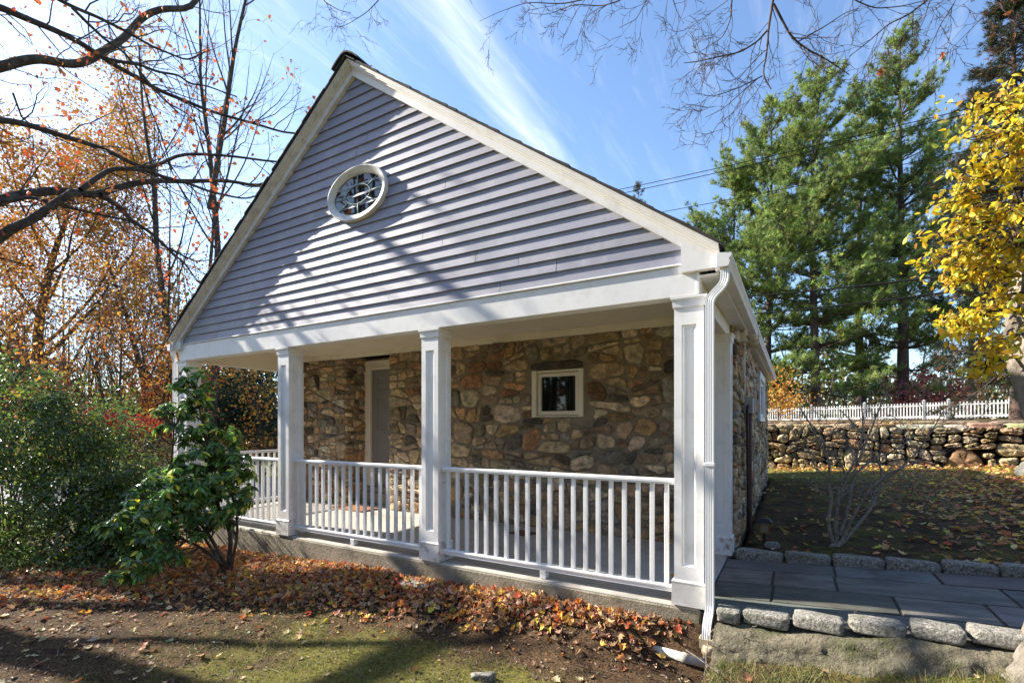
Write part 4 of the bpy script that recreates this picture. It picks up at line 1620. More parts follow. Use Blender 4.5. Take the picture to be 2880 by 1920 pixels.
# ------------------------------------------------------------------ bare branches hanging over the camera's right
rng = np.random.default_rng(55)
ob = at(3700, 1199 + 1.72 * FPX / 2.4, 2.4)
oh = thing('overhanging_tree', 'bare tree whose thin leafless branches hang into the blue sky at the top', 'tree', tuple(ob))
S3 = lambda pts: [(1740 + x / 1.63333, y / 1.63333) for x, y in pts]
out, tips = [], []
OB = [([(720, -120), (710, 0), (690, 120), (680, 250), (660, 345), (700, 410)], 4.6, 4.5, .015, .005, 7),
      ([(692, 130), (640, 190), (560, 240), (460, 260), (360, 285), (300, 290)], 4.6, 4.7, .009, .003, 9),
      ([(712, 20), (750, 90), (780, 150), (820, 195), (880, 235), (950, 270), (1010, 310), (1060, 345)], 4.6, 4.8, .012, .004, 9),
      ([(820, 195), (880, 160), (950, 120), (1040, 60), (1100, 40)], 4.6, 4.7, .007, .003, 6),
      ([(660, 350), (560, 400), (450, 440), (390, 440)], 4.5, 4.4, .006, .002, 7),
      ([(640, 360), (560, 430), (480, 500), (400, 540)], 4.5, 4.4, .005, .002, 5),
      ([(1480, -60), (1420, 0), (1330, 70), (1240, 110), (1150, 190), (1060, 260)], 4.2, 4.6, .009, .003, 10),
      ([(1570, -60), (1540, 20), (1480, 110), (1440, 200), (1400, 280)], 4.2, 4.4, .006, .002, 7),
      ([(1720, -60), (1750, 20), (1800, 80), (1850, 140), (1900, 180)], 4.0, 4.0, .010, .005, 6),
      ([(530, -60), (520, 0), (515, 90), (480, 170), (420, 210), (370, 240)], 4.8, 4.9, .008, .002, 9),
      ([(240, -60), (250, 0), (270, 60), (300, 110)], 4.8, 4.9, .006, .002, 6),
      ([(150, -60), (130, 0), (80, 90), (0, 130)], 4.9, 5.1, .006, .002, 6),
      ([(60, -60), (20, 0), (-80, 30), (-200, 20), (-330, 70), (-420, 60)], 4.9, 5.6, .007, .002, 9),
      ([(-40, -60), (-120, -10), (-260, 20), (-420, 10), (-560, 60), (-640, 100)], 4.9, 5.6, .007, .002, 9),
      ([(-1080, -60), (-1100, 0), (-1160, 60), (-1240, 110), (-1290, 130)], 6.5, 7.0, .008, .003, 7),
      ([(-1400, -80), (-1350, 10), (-1280, 50), (-1230, 60)], 6.5, 7.0, .007, .003, 6),
      ([(1000, -60), (1100, 10), (1180, 40), (1300, 30), (1420, 0)], 4.4, 4.4, .006, .003, 7)]
hub = ob + np.array([-1.0, .9, 6.0])
for pts, d0, d1, r0, r1, nt_ in OB:
    P, rad = limb(S3(pts), d0, d1, r0, r1, rng, 26, .01)
    out.append((P, rad, 6))
    twigs_along(rng, P, rad, int(nt_ * 1.15), .48, 2, out, tips, .12, up=.0, kids=(4, 3), rmax=.0042, wig=.16)
    if pts[0][1] < -50:
        q = P[0]
        m1 = (q * .55 + hub * .45) + np.array([0, 0, .5])
        out.append((np.array([hub, m1, q]), np.array([max(.03, r0 * 2), r0 * 1.5, r0]), 6))
tubes_mesh('trunk', [(np.array([ob - [0, 0, .3], ob + [0, 0, 2.], ob + [-.3, .3, 4.2], hub, hub + [.1, .2, 2.5]]), np.array([.3, .24, .2, .13, .05]), 14)], M['bark'], oh)
tubes_mesh('branches', out, M['bark_red'], oh)
pos = np.array([at(2468, 202, 4.6), at(2658, 147, 4.4), at(2655, 150, 4.4), at(2470, 196, 4.6), at(1046, 182, 6.5), at(2848, 30, 4), at(2858, 95, 4)])
leaf_mesh('leaves', oh, M['leaf'], rng, pos, rdir(rng, len(pos)) + [0, 0, -1], rdir(rng, len(pos)), .07, [(.55, .2, .06), (.42, .10, .04)], CURL_V, MAPLE_F)


# ------------------------------------------------------------------ other deciduous trees on the left
def tree(name, label, cat, base, H, r, seed, lev=3, kids=(9, 5, 4), bark='bark', leaves=0, pal=ORANGE, lsize=.1, up=.12, lean=(0, 0, 1), spread=.8, t0=.3, group=None, TV=DIA_V, TF=DIA_F, ratio=.5, wig=.07, keep=None, sig=.25, fork=None):
    rng = np.random.default_rng(seed)
    o = thing(name, label, cat, tuple(base), group)
    out, tips = [], []
    grow(rng, base - np.array([0, 0, .3]), lean, H, r, lev, out, tips, kids=kids, spread=spread, up=up, wig=wig, ratio=ratio, t0=t0, end=.15)
    if fork:
        for q in fork:
            grow(rng, base + np.array([0, 0, q[0]]), q[1], q[2], q[3], lev - 1, out, tips, kids=kids, spread=spread, up=up, wig=wig, ratio=ratio, t0=.15, end=.15)
    tubes_mesh('trunk', out[:1], M[bark], o)
    tubes_mesh('branches', out[1:], M[bark], o)
    if leaves:
        tp = np.array([t[0] for t in tips])
        if keep is not None:
            tp = tp[keep(tp)]
        k = rng.integers(0, len(tp), leaves)
        pos = tp[k] + rng.normal(0, sig, (leaves, 3))
        leaf_mesh('leaves', o, M['leaf'], rng, pos, rdir(rng, leaves) + [0, 0, -.4], rdir(rng, leaves), rng.uniform(.7, 1.3, leaves) * lsize, pal, TV, TF)
    return o


def gbase(u, d, z=None):
    p = at(u, 1199, d)
    p[2] = -.55 if z is None else z
    return p


tree('bare_tree', 'tall bare grey tree with a forked trunk rising beside the left rake of the gable', 'tree', gbase(590, 17), 19, .17, 31, 3, (12, 6, 5), up=.10, spread=.55, t0=.38, ratio=.40, wig=.03, lean=(.02, 0, 1),
     fork=[(9.5, (.25, .05, 1), 11, .10), (7.0, (-.12, .1, 1), 9, .06)])
tree('bare_tree', 'slimmer bare tree with an upright trunk between the orange oak and the tall forked tree', 'tree', gbase(505, 19), 16, .16, 37, 3, (12, 6, 5), up=.14, spread=.6, t0=.35, ratio=.42, wig=.035, lean=(-.05, 0, 1))
tree('oak_tree', 'oak full of orange and golden leaves standing at the far left', 'tree', gbase(175, 20), 13.5, .26, 41, 3, (14, 7, 5), leaves=26000, pal=ORANGE[:3] + GOLD + GOLD, lsize=.12, spread=.85, t0=.28, ratio=.52, up=.10)
tree('oak_tree', 'bushy gold and orange oak half hidden behind the lower maple limbs', 'tree', gbase(420, 21), 9.5, .20, 43, 3, (13, 7, 5), leaves=13000, pal=GOLD + RUST[:2], lsize=.11, spread=.85, t0=.25, ratio=.5)
tree('oak_tree', 'rusty oak with sparse leaves and many thin branches at the left edge', 'tree', gbase(-10, 17), 9, .2, 47, 3, (13, 7, 5), leaves=9000, pal=RUST + ORANGE, lsize=.10, spread=.9, t0=.2, ratio=.55)
tree('young_maple', 'small maple with bright orange red leaves just left of the porch corner', 'tree', gbase(440, 13), 3.9, .09, 51, 3, (12, 6, 4), leaves=2600, pal=ORANGE[:2] + RED + ORANGE, lsize=.10, spread=.95, t0=.2, ratio=.55, sig=.18)
tree('young_maple', 'orange leaved young maple seen between the two left porch columns', 'tree', gbase(735, 15.5), 3.6, .08, 53, 3, (12, 6, 4), leaves=900, pal=ORANGE + GOLD, lsize=.11, spread=.95, t0=.15, ratio=.55, sig=.18)
tree('thicket_tree', 'leafless grey thicket tree with many upright stems behind the holly', 'tree', gbase(300, 12), 4.2, .07, 57, 3, (14, 7, 5), leaves=500, pal=RUST + GOLD, lsize=.09, spread=.7, t0=.08, ratio=.6, up=.2)
tree('thicket_tree', 'low leafless thicket tree with rusty leaves at the left edge', 'tree', gbase(70, 11), 3.6, .06, 59, 3, (14, 7, 5), leaves=900, pal=RUST + ORANGE, lsize=.09, spread=.8, t0=.06, ratio=.62, up=.15)


for k, (u, d, h, lab) in enumerate([(120, 13.5, 5.2, 'tangled leafless grey sapling clump behind the left edge holly'), (380, 14.5, 5.6, 'tangled sapling clump with scattered orange leaves left of the porch corner'),
                                    (240, 16, 6.4, 'taller tangle of bare saplings under the orange oak'), (480, 17, 6.0, 'bare brown saplings crowding the left porch corner'), (10, 15, 6.0, 'brown sapling tangle with rusty leaves at the far left')]):
    tree('sapling_clump', lab, 'saplings', gbase(u, d), h, .06, 600 + k, 3, (16, 8, 5), leaves=1500, pal=ORANGE + RUST + GOLD, lsize=.085, spread=.75, t0=.06, ratio=.62, up=.16, group='saplings behind the holly bushes',
         fork=[(.3, (.5, .1, 1), h * .9, .05), (.3, (-.5, .2, 1), h * .85, .05), (.3, (.1, -.4, 1), h * .8, .045)])


def bush(name, label, cat, base, ells, n, pal, size, seed, m='gloss', clump=22, sig=.07, TV=OVAL_V, TF=OVAL_F, stems=14, berries=0, group=None, droop=-.2, bark='bark', var=.25, sr=.012, shell=.5):
    rng = np.random.default_rng(seed)
    o = thing(name, label, cat, tuple(base), group)
    pos, outd, cc = blob(rng, ells, n, clump, sig, shell)
    ok = pos[:, 2] > gh(pos[:, 0], pos[:, 1]) + .02
    pos, outd = pos[ok], outd[ok]
    br = []
    for k in rng.choice(len(cc), min(stems, len(cc)), replace=False):
        q = cc[k]
        m1 = base * .5 + q * .5 + rng.normal(0, .08, 3) + [0, 0, .05]
        s = base + rng.normal(0, .07, 3) * [1, 1, 0]
        t = np.linspace(0, 1, 9)[:, None]
        br.append((s * (1 - t) ** 2 + 2 * m1 * t * (1 - t) + q * t * t + rng.normal(0, .008, (9, 3)), np.linspace(sr, sr * .25, 9), 5))
    tubes_mesh('stems', br, M[bark], o)
    n = len(pos)
    ax = outd * .6 + rdir(rng, n) * .8 + [0, 0, droop]
    leaf_mesh('leaves', o, M[m], rng, pos, ax, norm(outd + rdir(rng, n) * .6 + UP * .5), rng.uniform(.7, 1.3, n) * size, pal, TV, TF, var)
    if berries:
        k = rng.integers(0, n, berries)
        V, F = [], []
        oc = np.array([(1, 0, 0), (-1, 0, 0), (0, 1, 0), (0, -1, 0), (0, 0, 1), (0, 0, -1)])
        of = np.array([(0, 2, 4), (2, 1, 4), (1, 3, 4), (3, 0, 4), (2, 0, 5), (1, 2, 5), (3, 1, 5), (0, 3, 5)])
        bp = pos[k] + rng.normal(0, .02, (berries, 3))
        tag(mesh_np('berries', (bp[:, None] + oc[None] * .008).reshape(-1, 3), (of[None] + np.arange(berries)[:, None, None] * 6).reshape(-1, 3), M['leaf'], o, np.tile([.35, .02, .02], (berries * 6, 1)), True), kind='stuff')
    return o


HOLLY = [(0.084, 0.152, 0.031), (0.126, 0.200, 0.038), (0.062, 0.104, 0.025), (0.198, 0.258, 0.044), (0.100, 0.140, 0.049)]
bush('holly_bush', 'dense dark green holly bush with tiny red berries at the left edge', 'bush', gbase(40, 6.6, -.4),
     [ell_at(20, 1120, 6.6, 130, 120), ell_at(120, 1240, 6.6, 150, 130), ell_at(20, 1400, 6.4, 190, 150), ell_at(40, 1560, 6.2, 150, 80)], 12000, HOLLY, .058, 61, berries=160, stems=34, clump=34, sig=.065, shell=.35)
bush('holly_bush', 'mid green holly bush between the left edge holly and the rhododendron', 'bush', gbase(260, 6.5, -.42),
     [ell_at(250, 1190, 6.8, 120, 130), ell_at(330, 1300, 6.8, 120, 110), ell_at(230, 1400, 6.4, 130, 120), ell_at(240, 1530, 6.2, 120, 90)], 10000, HOLLY, .058, 62, berries=120, stems=34, clump=34, sig=.065, shell=.35)
bush('holly_bush', 'low holly bush at the foot of the taller ones behind the rhododendron', 'bush', gbase(330, 6.3, -.42),
     [ell_at(360, 1430, 6.5, 110, 90), ell_at(330, 1540, 6.2, 120, 70), ell_at(150, 1610, 5.9, 120, 50)], 8500, HOLLY, .052, 63, stems=16)

# rhododendron: whorls of long drooping leaves on crooked stems
rng = np.random.default_rng(70)
RB = np.array([-5.05, -.62, float(gh(-5.05, -.62))])
rh = thing('rhododendron', 'tall rhododendron with glossy drooping leaf whorls in front of the left porch corner', 'shrub', tuple(RB))
ells = [ell_at(545, 1085, 5.6, 50, 60, .16), ell_at(525, 1180, 5.6, 85, 65, .22), ell_at(600, 1245, 5.6, 80, 60, .25), ell_at(590, 1330, 5.5, 120, 75), ell_at(500, 1370, 5.4, 110, 80),
        ell_at(440, 1470, 5.3, 140, 75), ell_at(590, 1430, 5.5, 90, 55), ell_at(410, 1580, 5.1, 100, 60), ell_at(350, 1650, 5.0, 55, 40), ell_at(660, 1390, 5.6, 60, 45)]
pos, outd, cc = blob(rng, ells, 600, 1, .02, .40)
ok = pos[:, 2] > -.22
pos, outd = pos[ok], outd[ok]
br = []
main = [([(640, 1585), (655, 1500), (600, 1400), (590, 1280), (548, 1090)], 5.55, .026), ([(630, 1585), (600, 1520), (540, 1440), (480, 1330), (490, 1200)], 5.45, .022),
        ([(650, 1585), (668, 1510), (665, 1440), (640, 1330)], 5.6, .020), ([(625, 1588), (570, 1540), (480, 1500), (400, 1530), (360, 1610)], 5.3, .018), ([(620, 1580), (560, 1490), (470, 1440), (420, 1420)], 5.4, .018)]
knots = []
for pts, d, r in main:
    P, rad = limb(pts, d + .05, d, r, r * .3, rng, 18, .01)
    P[0] = RB + rng.normal(0, .06, 3) * [1, 1, 0]
    br.append((P, rad, 7))
    knots += list(P[4:])
knots = np.array(knots)
LP, LA, LN, LS = [], [], [], []
for p_, o_ in zip(pos, outd):
    k = np.argmin(np.linalg.norm(knots - p_ + [0, 0, .15], axis=1))
    q = knots[k]
    m1 = (q + p_) / 2 + rng.normal(0, .03, 3) - [0, 0, .03]
    t = np.linspace(0, 1, 5)[:, None]
    br.append((q * (1 - t) ** 2 + 2 * m1 * t * (1 - t) + p_ * t * t, np.linspace(.006, .003, 5), 4))
    n = rng.integers(9, 14)
    axis = norm(o_ * .5 + UP * .8 + rng.normal(0, .25, 3))
    e1 = norm(np.cross(axis, rng.normal(size=3)))
    e2 = np.cross(axis, e1)
    th = np.arange(n) / n * 2 * np.pi * 1.62 + rng.random() * 6
    el = rng.uniform(-.9, .25, n)
    A = np.cos(th)[:, None] * e1 + np.sin(th)[:, None] * e2 + el[:, None] * axis + [0, 0, -.25]
    LP.append(np.tile(p_, (n, 1)) + rng.normal(0, .008, (n, 3)))
    LA.append(A)
    LN.append(np.tile(axis, (n, 1)) + rng.normal(0, .25, (n, 3)))
    LS.append(rng.uniform(.07, .125, n))
tubes_mesh('stems', br, M['bark'], rh)
RHO = [(0.081, 0.162, 0.036), (0.121, 0.230, 0.054), (0.101, 0.189, 0.042), (0.068, 0.135, 0.036), (0.149, 0.257, 0.060), (0.095, 0.176, 0.042), (0.123, 0.265, 0.055), (0.185, 0.359, 0.071), (0.089, 0.188, 0.050), (0.267, 0.435, 0.084), (0.144, 0.282, 0.084), (0.144, 0.282, 0.084), (0.163, 0.321, 0.055), (0.104, 0.225, 0.055), (0.900, 0.829, 0.084)]
leaf_mesh('leaves', rh, M['gloss'], rng, np.vstack(LP), np.vstack(LA), np.vstack(LN), np.concatenate(LS), RHO, var=.22, wid=.85)

# evergreens and brush beyond the porch on the left
EVG = [(.03, .055, .03), (.045, .075, .035), (.025, .045, .022), (.06, .085, .04)]
bush('evergreen_shrub', 'big dark evergreen shrub beyond the porch between the two left columns', 'shrub', gbase(690, 19), [ell_at(660, 1120, 19, 75, 70, 1.2), ell_at(740, 1130, 19, 70, 80, 1.2), ell_at(700, 1190, 18.5, 110, 40, 1.2), ell_at(600, 1170, 19, 80, 50, 1.2)], 5500, EVG, .16, 81, m='leaf', sig=.2, stems=8)
bush('evergreen_shrub', 'rounded grey green evergreen shrub behind the top of the rhododendron', 'shrub', gbase(640, 24), [ell_at(640, 1060, 24, 80, 60, 1.5), ell_at(720, 1050, 24, 90, 60, 1.5), ell_at(560, 1110, 24, 80, 60, 1.5)], 3500, EVG + GOLD[:1], .20, 82, m='leaf', sig=.3, stems=8)
bush('burning_bush', 'scarlet leaved bush low behind the rhododendron on its left', 'bush', gbase(350, 10.5), [ell_at(330, 1190, 10.5, 60, 28, .4), ell_at(270, 1175, 10.5, 40, 24, .4), ell_at(400, 1205, 10.5, 45, 25, .4)], 1500, RED + [(.5, .1, .04)], .07, 83, m='leaf', sig=.08, stems=10)
bush('brush', 'straw coloured dry brush beside the driveway behind the holly bushes', 'bush', gbase(430, 11), [ell_at(430, 1270, 11, 100, 30, .5), ell_at(260, 1265, 11, 90, 28, .5)], 1800, [(.22, .17, .07), (.16, .15, .05), (.30, .22, .09)], .08, 84, m='leaf', sig=.1, stems=12)

# ------------------------------------------------------------------ bare multi-stemmed shrub on the right lawn
rng = np.random.default_rng(91)
SB = np.array([.926, 2.49, float(gh(.926, 2.49))])
bs = thing('bare_shrub', 'leafless multi stemmed grey shrub on the leafy lawn behind the path', 'shrub', tuple(SB))
out, tips = [], []
S7 = lambda pts: [(2000 + x / 1.5375, 900 + y / 1.5375) for x, y in pts]
for pts, d0, d1, r in [
    ([(545, 985), (510, 930), (505, 860), (525, 770), (500, 690), (520, 620), (470, 540), (430, 450), (385, 380)], 5.32, 5.16, .016),
    ([(545, 985), (530, 900), (550, 800), (545, 700), (600, 660), (640, 560), (660, 450), (645, 330)], 5.32, 5.36, .015),
    ([(550, 985), (570, 890), (600, 790), (610, 680), (640, 600), (690, 480), (720, 400), (760, 300)], 5.32, 5.26, .016),
    ([(550, 980), (590, 900), (640, 800), (690, 720), (740, 690), (760, 660), (830, 640), (900, 600)], 5.32, 4.96, .014),
    ([(555, 982), (620, 900), (690, 820), (740, 700), (735, 620), (690, 560), (640, 470), (560, 390)], 5.32, 5.56, .014),
    ([(550, 985), (540, 880), (550, 770), (590, 690), (560, 610), (500, 560), (470, 480), (410, 430)], 5.32, 5.66, .013),
    ([(690, 720), (760, 680), (820, 640), (900, 560), (960, 470), (1000, 400)], 5.16, 4.86, .010),
    ([(600, 680), (700, 600), (800, 560), (880, 500), (930, 450)], 5.26, 5.56, .009),
    ([(510, 690), (450, 640), (420, 560), (400, 480)], 5.26, 5.46, .007),
    ([(735, 640), (800, 720), (870, 720), (920, 700)], 5.26, 5.06, .007)]:
    P, rad = limb(S7(pts), d0, d1, r, r * .3, rng, 24, .01)
    if pts[0][1] > 970:
        P[0] = SB + rng.normal(0, .02, 3) * [1, 1, 0] - [0, 0, .03]
    out.append((P, rad * 1.3, 7))
    twigs_along(rng, P, rad, 11, .46, 2, out, tips, .30, up=.05, kids=(4, 3), rmax=.0055)
tubes_mesh('stems', out, M['bark_light'], bs)
tp = np.array([t[0] for t in tips])
k = rng.choice(len(tp), 26)
leaf_mesh('leaves', bs, M['leaf'], rng, tp[k], rdir(rng, 26) + [0, 0, -.5], rdir(rng, 26), .05, [(.30, .36, .04), (.42, .40, .05)])

# ------------------------------------------------------------------ pines and spruces
PINE = [(0.184, 0.261, 0.061), (0.242, 0.320, 0.075), (0.127, 0.185, 0.051), (0.299, 0.362, 0.095), (0.193, 0.270, 0.088)]


def pine(label, u, d, H, seed, Rmax, base_h, pal=PINE, z0=1.6, nb=95, trunk_r=.30, name='pine_tree', cat='pine', droop=.0, lean=0., nt2=8, need=.26, tuft=11, conic=False):
    rng = np.random.default_rng(seed)
    base = at(u, 1199, d)
    base[2] = z0
    o = thing(name, label, cat, tuple(base), 'tall pines and spruces beyond the picket fence')
    k = np.linspace(0, 1, 14)
    TP = base + np.column_stack([lean * k * H + .12 * np.sin(k * 5 + seed), .12 * np.cos(k * 4 + seed), k * H - .3])
    tubes_mesh('trunk', [(TP, trunk_r * (1 - .93 * k), 10)], M['bark_pine'], o)
    br, NP, ND = [], [], []
    for q in range(nb):
        t = base_h + (1 - base_h) * ((q + rng.random()) / nb) ** .80
        if not conic:
            step = 1.75 / H
            t = min(.995, (math.floor(t / step) + .5) * step + rng.normal(0, .12) / H)
        c = np.array([np.interp(t, k, TP[:, a]) for a in range(3)])
        s = min(1., max(0., (t - base_h) / (1 - base_h)))
        if conic:
            L = Rmax * (1 - s) ** .8 * rng.uniform(.75, 1.1) + .25
        else:
            L = Rmax * (math.sin(math.pi * (max(s, 0) * .78 + .22)) ** .75 * .9 + .10) * rng.uniform(.45, 1.2)
        a = rng.uniform(0, 2 * np.pi)
        el = -.15 + .75 * s + rng.normal(0, .12) - droop
        dv = np.array([math.cos(a) * math.cos(el), math.sin(a) * math.cos(el), math.sin(el)])
        n = 7
        P = [c]
        dd = dv.copy()
        for w_ in range(n):
            dd = norm(dd + rng.normal(0, .06, 3) + UP * (.07 - droop * .12))
            P.append(P[-1] + dd * L / n)
        P = np.array(P)
        br.append((P, np.linspace(max(.012, trunk_r * .22 * (1 - .6 * s)), .008, n + 1), 4))
        side = norm(np.cross(dv, UP))
        m_ = max(4, int(L * 3.4))
        for w_ in range(m_):
            tt = .22 + .78 * (w_ + rng.random()) / m_
            i = min(int(tt * n), n - 1)
            p0 = P[i] + (P[i + 1] - P[i]) * (tt * n - i)
            sg = rng.choice([-1, 1])
            sdv = norm(side * sg * rng.uniform(.4, 1.) + norm(P[i + 1] - P[i]) * .8 + UP * rng.normal(.22 - droop, .22))
            l2 = L * rng.uniform(.18, .36) * (1.15 - .5 * tt) + .15
            P2 = np.array([p0, p0 + sdv * l2 * .5, p0 + norm(sdv + UP * (.25 - droop)) * l2])
            br.append((P2, np.array([.012, .008, .005]), 3))
            k2 = max(3, int(nt2 * (.5 + l2 * .55)))
            f = rng.uniform(.15, 1.05, k2)[:, None]
            NP.append(p0 + (P2[2] - p0) * f + rng.normal(0, .09, (k2, 3)))
            ND.append(np.tile(norm(sdv + UP * (.55 - 1.6 * droop)), (k2, 1)) + rng.normal(0, .3, (k2, 3)))
    tubes_mesh('branches', br, M['bark_pine'], o)
    NP, ND = np.vstack(NP), norm(np.vstack(ND))
    n = len(NP)
    col_ = pick(rng, pal, n, .22)
    pos = np.repeat(NP, tuft, 0) + rng.normal(0, .03, (n * tuft, 3))
    ax = norm(np.repeat(ND, tuft, 0) + rng.normal(0, .55, (n * tuft, 3)))
    V, F, C = inst(BLADE_V, BLADE_F, pos, ax, rdir(rng, n * tuft), rng.uniform(.7, 1.2, n * tuft) * need, np.repeat(col_, tuft, 0), .115)
    mesh_np('needles', V, F, M['needle'], o, C)
    return o


PN = dict(need=.33, tuft=14, nt2=6)
pine('tall white pine with the highest crown, right of the bare hanging branches', 2535, 37, 30.0, 7, 5.4, .05, nb=160, trunk_r=.42, **PN)
pine('white pine with a broad lower crown nearest the house roof', 2290, 37, 26.8, 8, 6.0, .04, nb=150, trunk_r=.36, **PN)
pine('white pine with a slender trunk filling the middle of the pine group', 2420, 41, 28.5, 9, 5.4, .12, nb=105, trunk_r=.38, **PN)
pine('bushy pine left of the tall ones with its foliage over the eaves', 2165, 39, 25.5, 10, 6.0, .02, nb=135, trunk_r=.3, **PN)
pine('shorter pine leaning out over the roof edge at the far left of the pines', 2060, 41, 21.5, 16, 5.6, .06, nb=105, trunk_r=.26, **PN)
pine('dark pine behind the yellow leaves at the right edge', 2730, 40, 22, 12, 5.2, .10, nb=100, trunk_r=.3, pal=[(.045, .075, .03), (.06, .10, .035), (.04, .065, .028)], **PN)
pine('dark green spruce with drooping cone laden branches at the upper right corner', 2860, 20, 18.5, 13, 3.6, .12, z0=1.6, pal=[(.022, .034, .016), (.030, .045, .020), (.16, .085, .04), (.02, .03, .015), (.026, .038, .018)], nb=270, name='spruce_tree', cat='spruce', droop=.28, conic=True, need=.19, tuft=15)
pine('small pointed spruce top peeking over the right roof slope', 1795, 42, 21.3, 14, 2.6, .2, z0=1.2, pal=[(.045, .065, .04), (.06, .08, .05)], nb=70, name='spruce_tree', cat='spruce', conic=True, nt2=5, need=.25, trunk_r=.2)
bush('japanese_maple', 'pink and red leaved ornamental maple behind the picket fence', 'tree', gbase(2590, 36, 1.8), [ell_at(2580, 1085, 36, 75, 50, 1.5), ell_at(2680, 1105, 36, 60, 40, 1.5), ell_at(2560, 1150, 36, 90, 30, 1.5)], 3000, [(.42, .10, .09), (.48, .16, .14), (.45, .06, .05), (.36, .14, .12)], .22, 85, m='leaf', sig=.35, stems=12, sr=.05)
bush('yellow_shrub', 'yellow and orange leaved shrub at the end of the house wall below the pines', 'shrub', gbase(2190, 26, 1.5), [ell_at(2190, 1085, 26, 45, 40, 1.), ell_at(2230, 1130, 26, 60, 30, 1.)], 900, GOLD + ORANGE, .16, 86, m='leaf', sig=.3, stems=10)

# ------------------------------------------------------------------ yellow leaved tree at the right edge
rng = np.random.default_rng(121)
yt_ = thing('magnolia_tree', 'tree with bright yellow leaves and rough pale trunk at the right edge', 'tree', tuple(at(2950, 1890, 2.6)))
axisT = [(2945, 2200, 2.45, .34), (2975, 2030, 2.50, .27), (2985, 1900, 2.60, .18), (3000, 1750, 2.75, .150), (3015, 1500, 3.0, .145), (3000, 1300, 3.25, .14), (2945, 1120, 3.5, .142), (2898, 980, 3.65, .148), (2905, 830, 3.72, .14), (2955, 680, 3.72, .11), (2990, 480, 3.7, .09), (3000, 200, 3.7, .07), (3010, -200, 3.7, .04)]
tP = np.array([at(a, c, d) for a, c, d, r in axisT])
tt = np.linspace(0, len(tP) - 1, 150)
TP = np.column_stack([np.interp(tt, np.arange(len(tP)), tP[:, a]) for a in range(3)])
TR = np.interp(tt, np.arange(len(tP)), [a[3] for a in axisT])
for _ in range(8):
    TP[1:-1] = (TP[:-2] + 2 * TP[1:-1] + TP[2:]) / 4
    TR[1:-1] = (TR[:-2] + 2 * TR[1:-1] + TR[2:]) / 4
V, F = tube(TP, TR, 64)
c = np.repeat(TP, 64, 0)
d = V - c
thk = np.tile(np.arange(64) / 64 * 2 * np.pi, len(TP))
nzv = np.array([mnoise.fractal(Vector((math.cos(a) * 2.6, math.sin(a) * 2.6, p[2] * 2.4)), 1., 2., 4) for a, p in zip(thk, V)])
V = c + d * (1 + .10 * np.clip(nzv, -1, 1))[:, None]
mesh_np('trunk', V, F, M['bark_grey'], yt_, None, True)
YE = [(2800, 300, 3.5, 90, 90), (2740, 400, 3.4, 80, 60), (2850, 260, 3.5, 60, 60), (2830, 440, 3.5, 90, 80), (2760, 500, 3.5, 90, 60), (2850, 580, 3.4, 60, 90), (2700, 560, 3.6, 70, 45), (2790, 610, 3.6, 90, 60),
      (2680, 640, 3.6, 55, 45), (2660, 720, 3.6, 65, 36), (2760, 700, 3.6, 80, 50), (2850, 700, 3.5, 50, 60), (2790, 790, 3.6, 70, 40), (2700, 770, 3.7, 55, 30), (2740, 900, 3.5, 60, 40), (2690, 915, 3.5, 35, 30), (2800, 860, 3.6, 50, 40), (2790, 980, 3.5, 50, 45), (2770, 1030, 3.5, 30, 22), (2860, 350, 3.3, 50, 70), (2900, 480, 3.4, 60, 120), (2940, 300, 3.6, 90, 120), (2980, 650, 3.5, 70, 100)]
br, cl = [], []
for u, v, d, ru, rv in YE:
    c = at(u, v, d)
    k = np.argmin(np.abs(TP[:, 2] - (c[2] + .1)))
    q = TP[k]
    m1 = (q + c) / 2 + rng.normal(0, .05, 3) + [0, 0, .10]
    t = np.linspace(0, 1, 10)[:, None]
    P = q * (1 - t) ** 2 + 2 * m1 * t * (1 - t) + c * t * t
    br.append((P, np.linspace(.018, .005, 10), 6))
    tw = []
    for _ in range(12):
        e = c + (rng.normal(0, .55, 3)) * np.array([ru, (ru + rv) / 2, rv]) * d / FPX
        s = P[rng.integers(4, 10)]
        m2 = (s + e) / 2 + rng.normal(0, .02, 3)
        br.append((np.array([s, m2, e]), np.array([.005, .004, .0025]), 4))
        tw += [s * .3 + e * .7, e, m2]
    cl.append(np.array(tw))
tubes_mesh('branches', br, M['bark'], yt_)
pos = np.vstack([c_[rng.integers(0, len(c_), 150)] + rng.normal(0, .035, (150, 3)) for c_ in cl])
n = len(pos)
leaf_mesh('leaves', yt_, M['yellow'], rng, pos, rdir(rng, n) * .8 + [-.2, -.1, -.55], rdir(rng, n) + UP * .6, rng.uniform(.028, .072, n), [(.80, .62, .03), (.84, .64, .035), (.72, .58, .05), (.58, .54, .07), (.80, .52, .025), (.70, .42, .03), (.46, .50, .07), (.42, .26, .05), (.76, .60, .10)], var=.17, wid=1.1)

# ------------------------------------------------------------------ far woods
rng = np.random.default_rng(141)


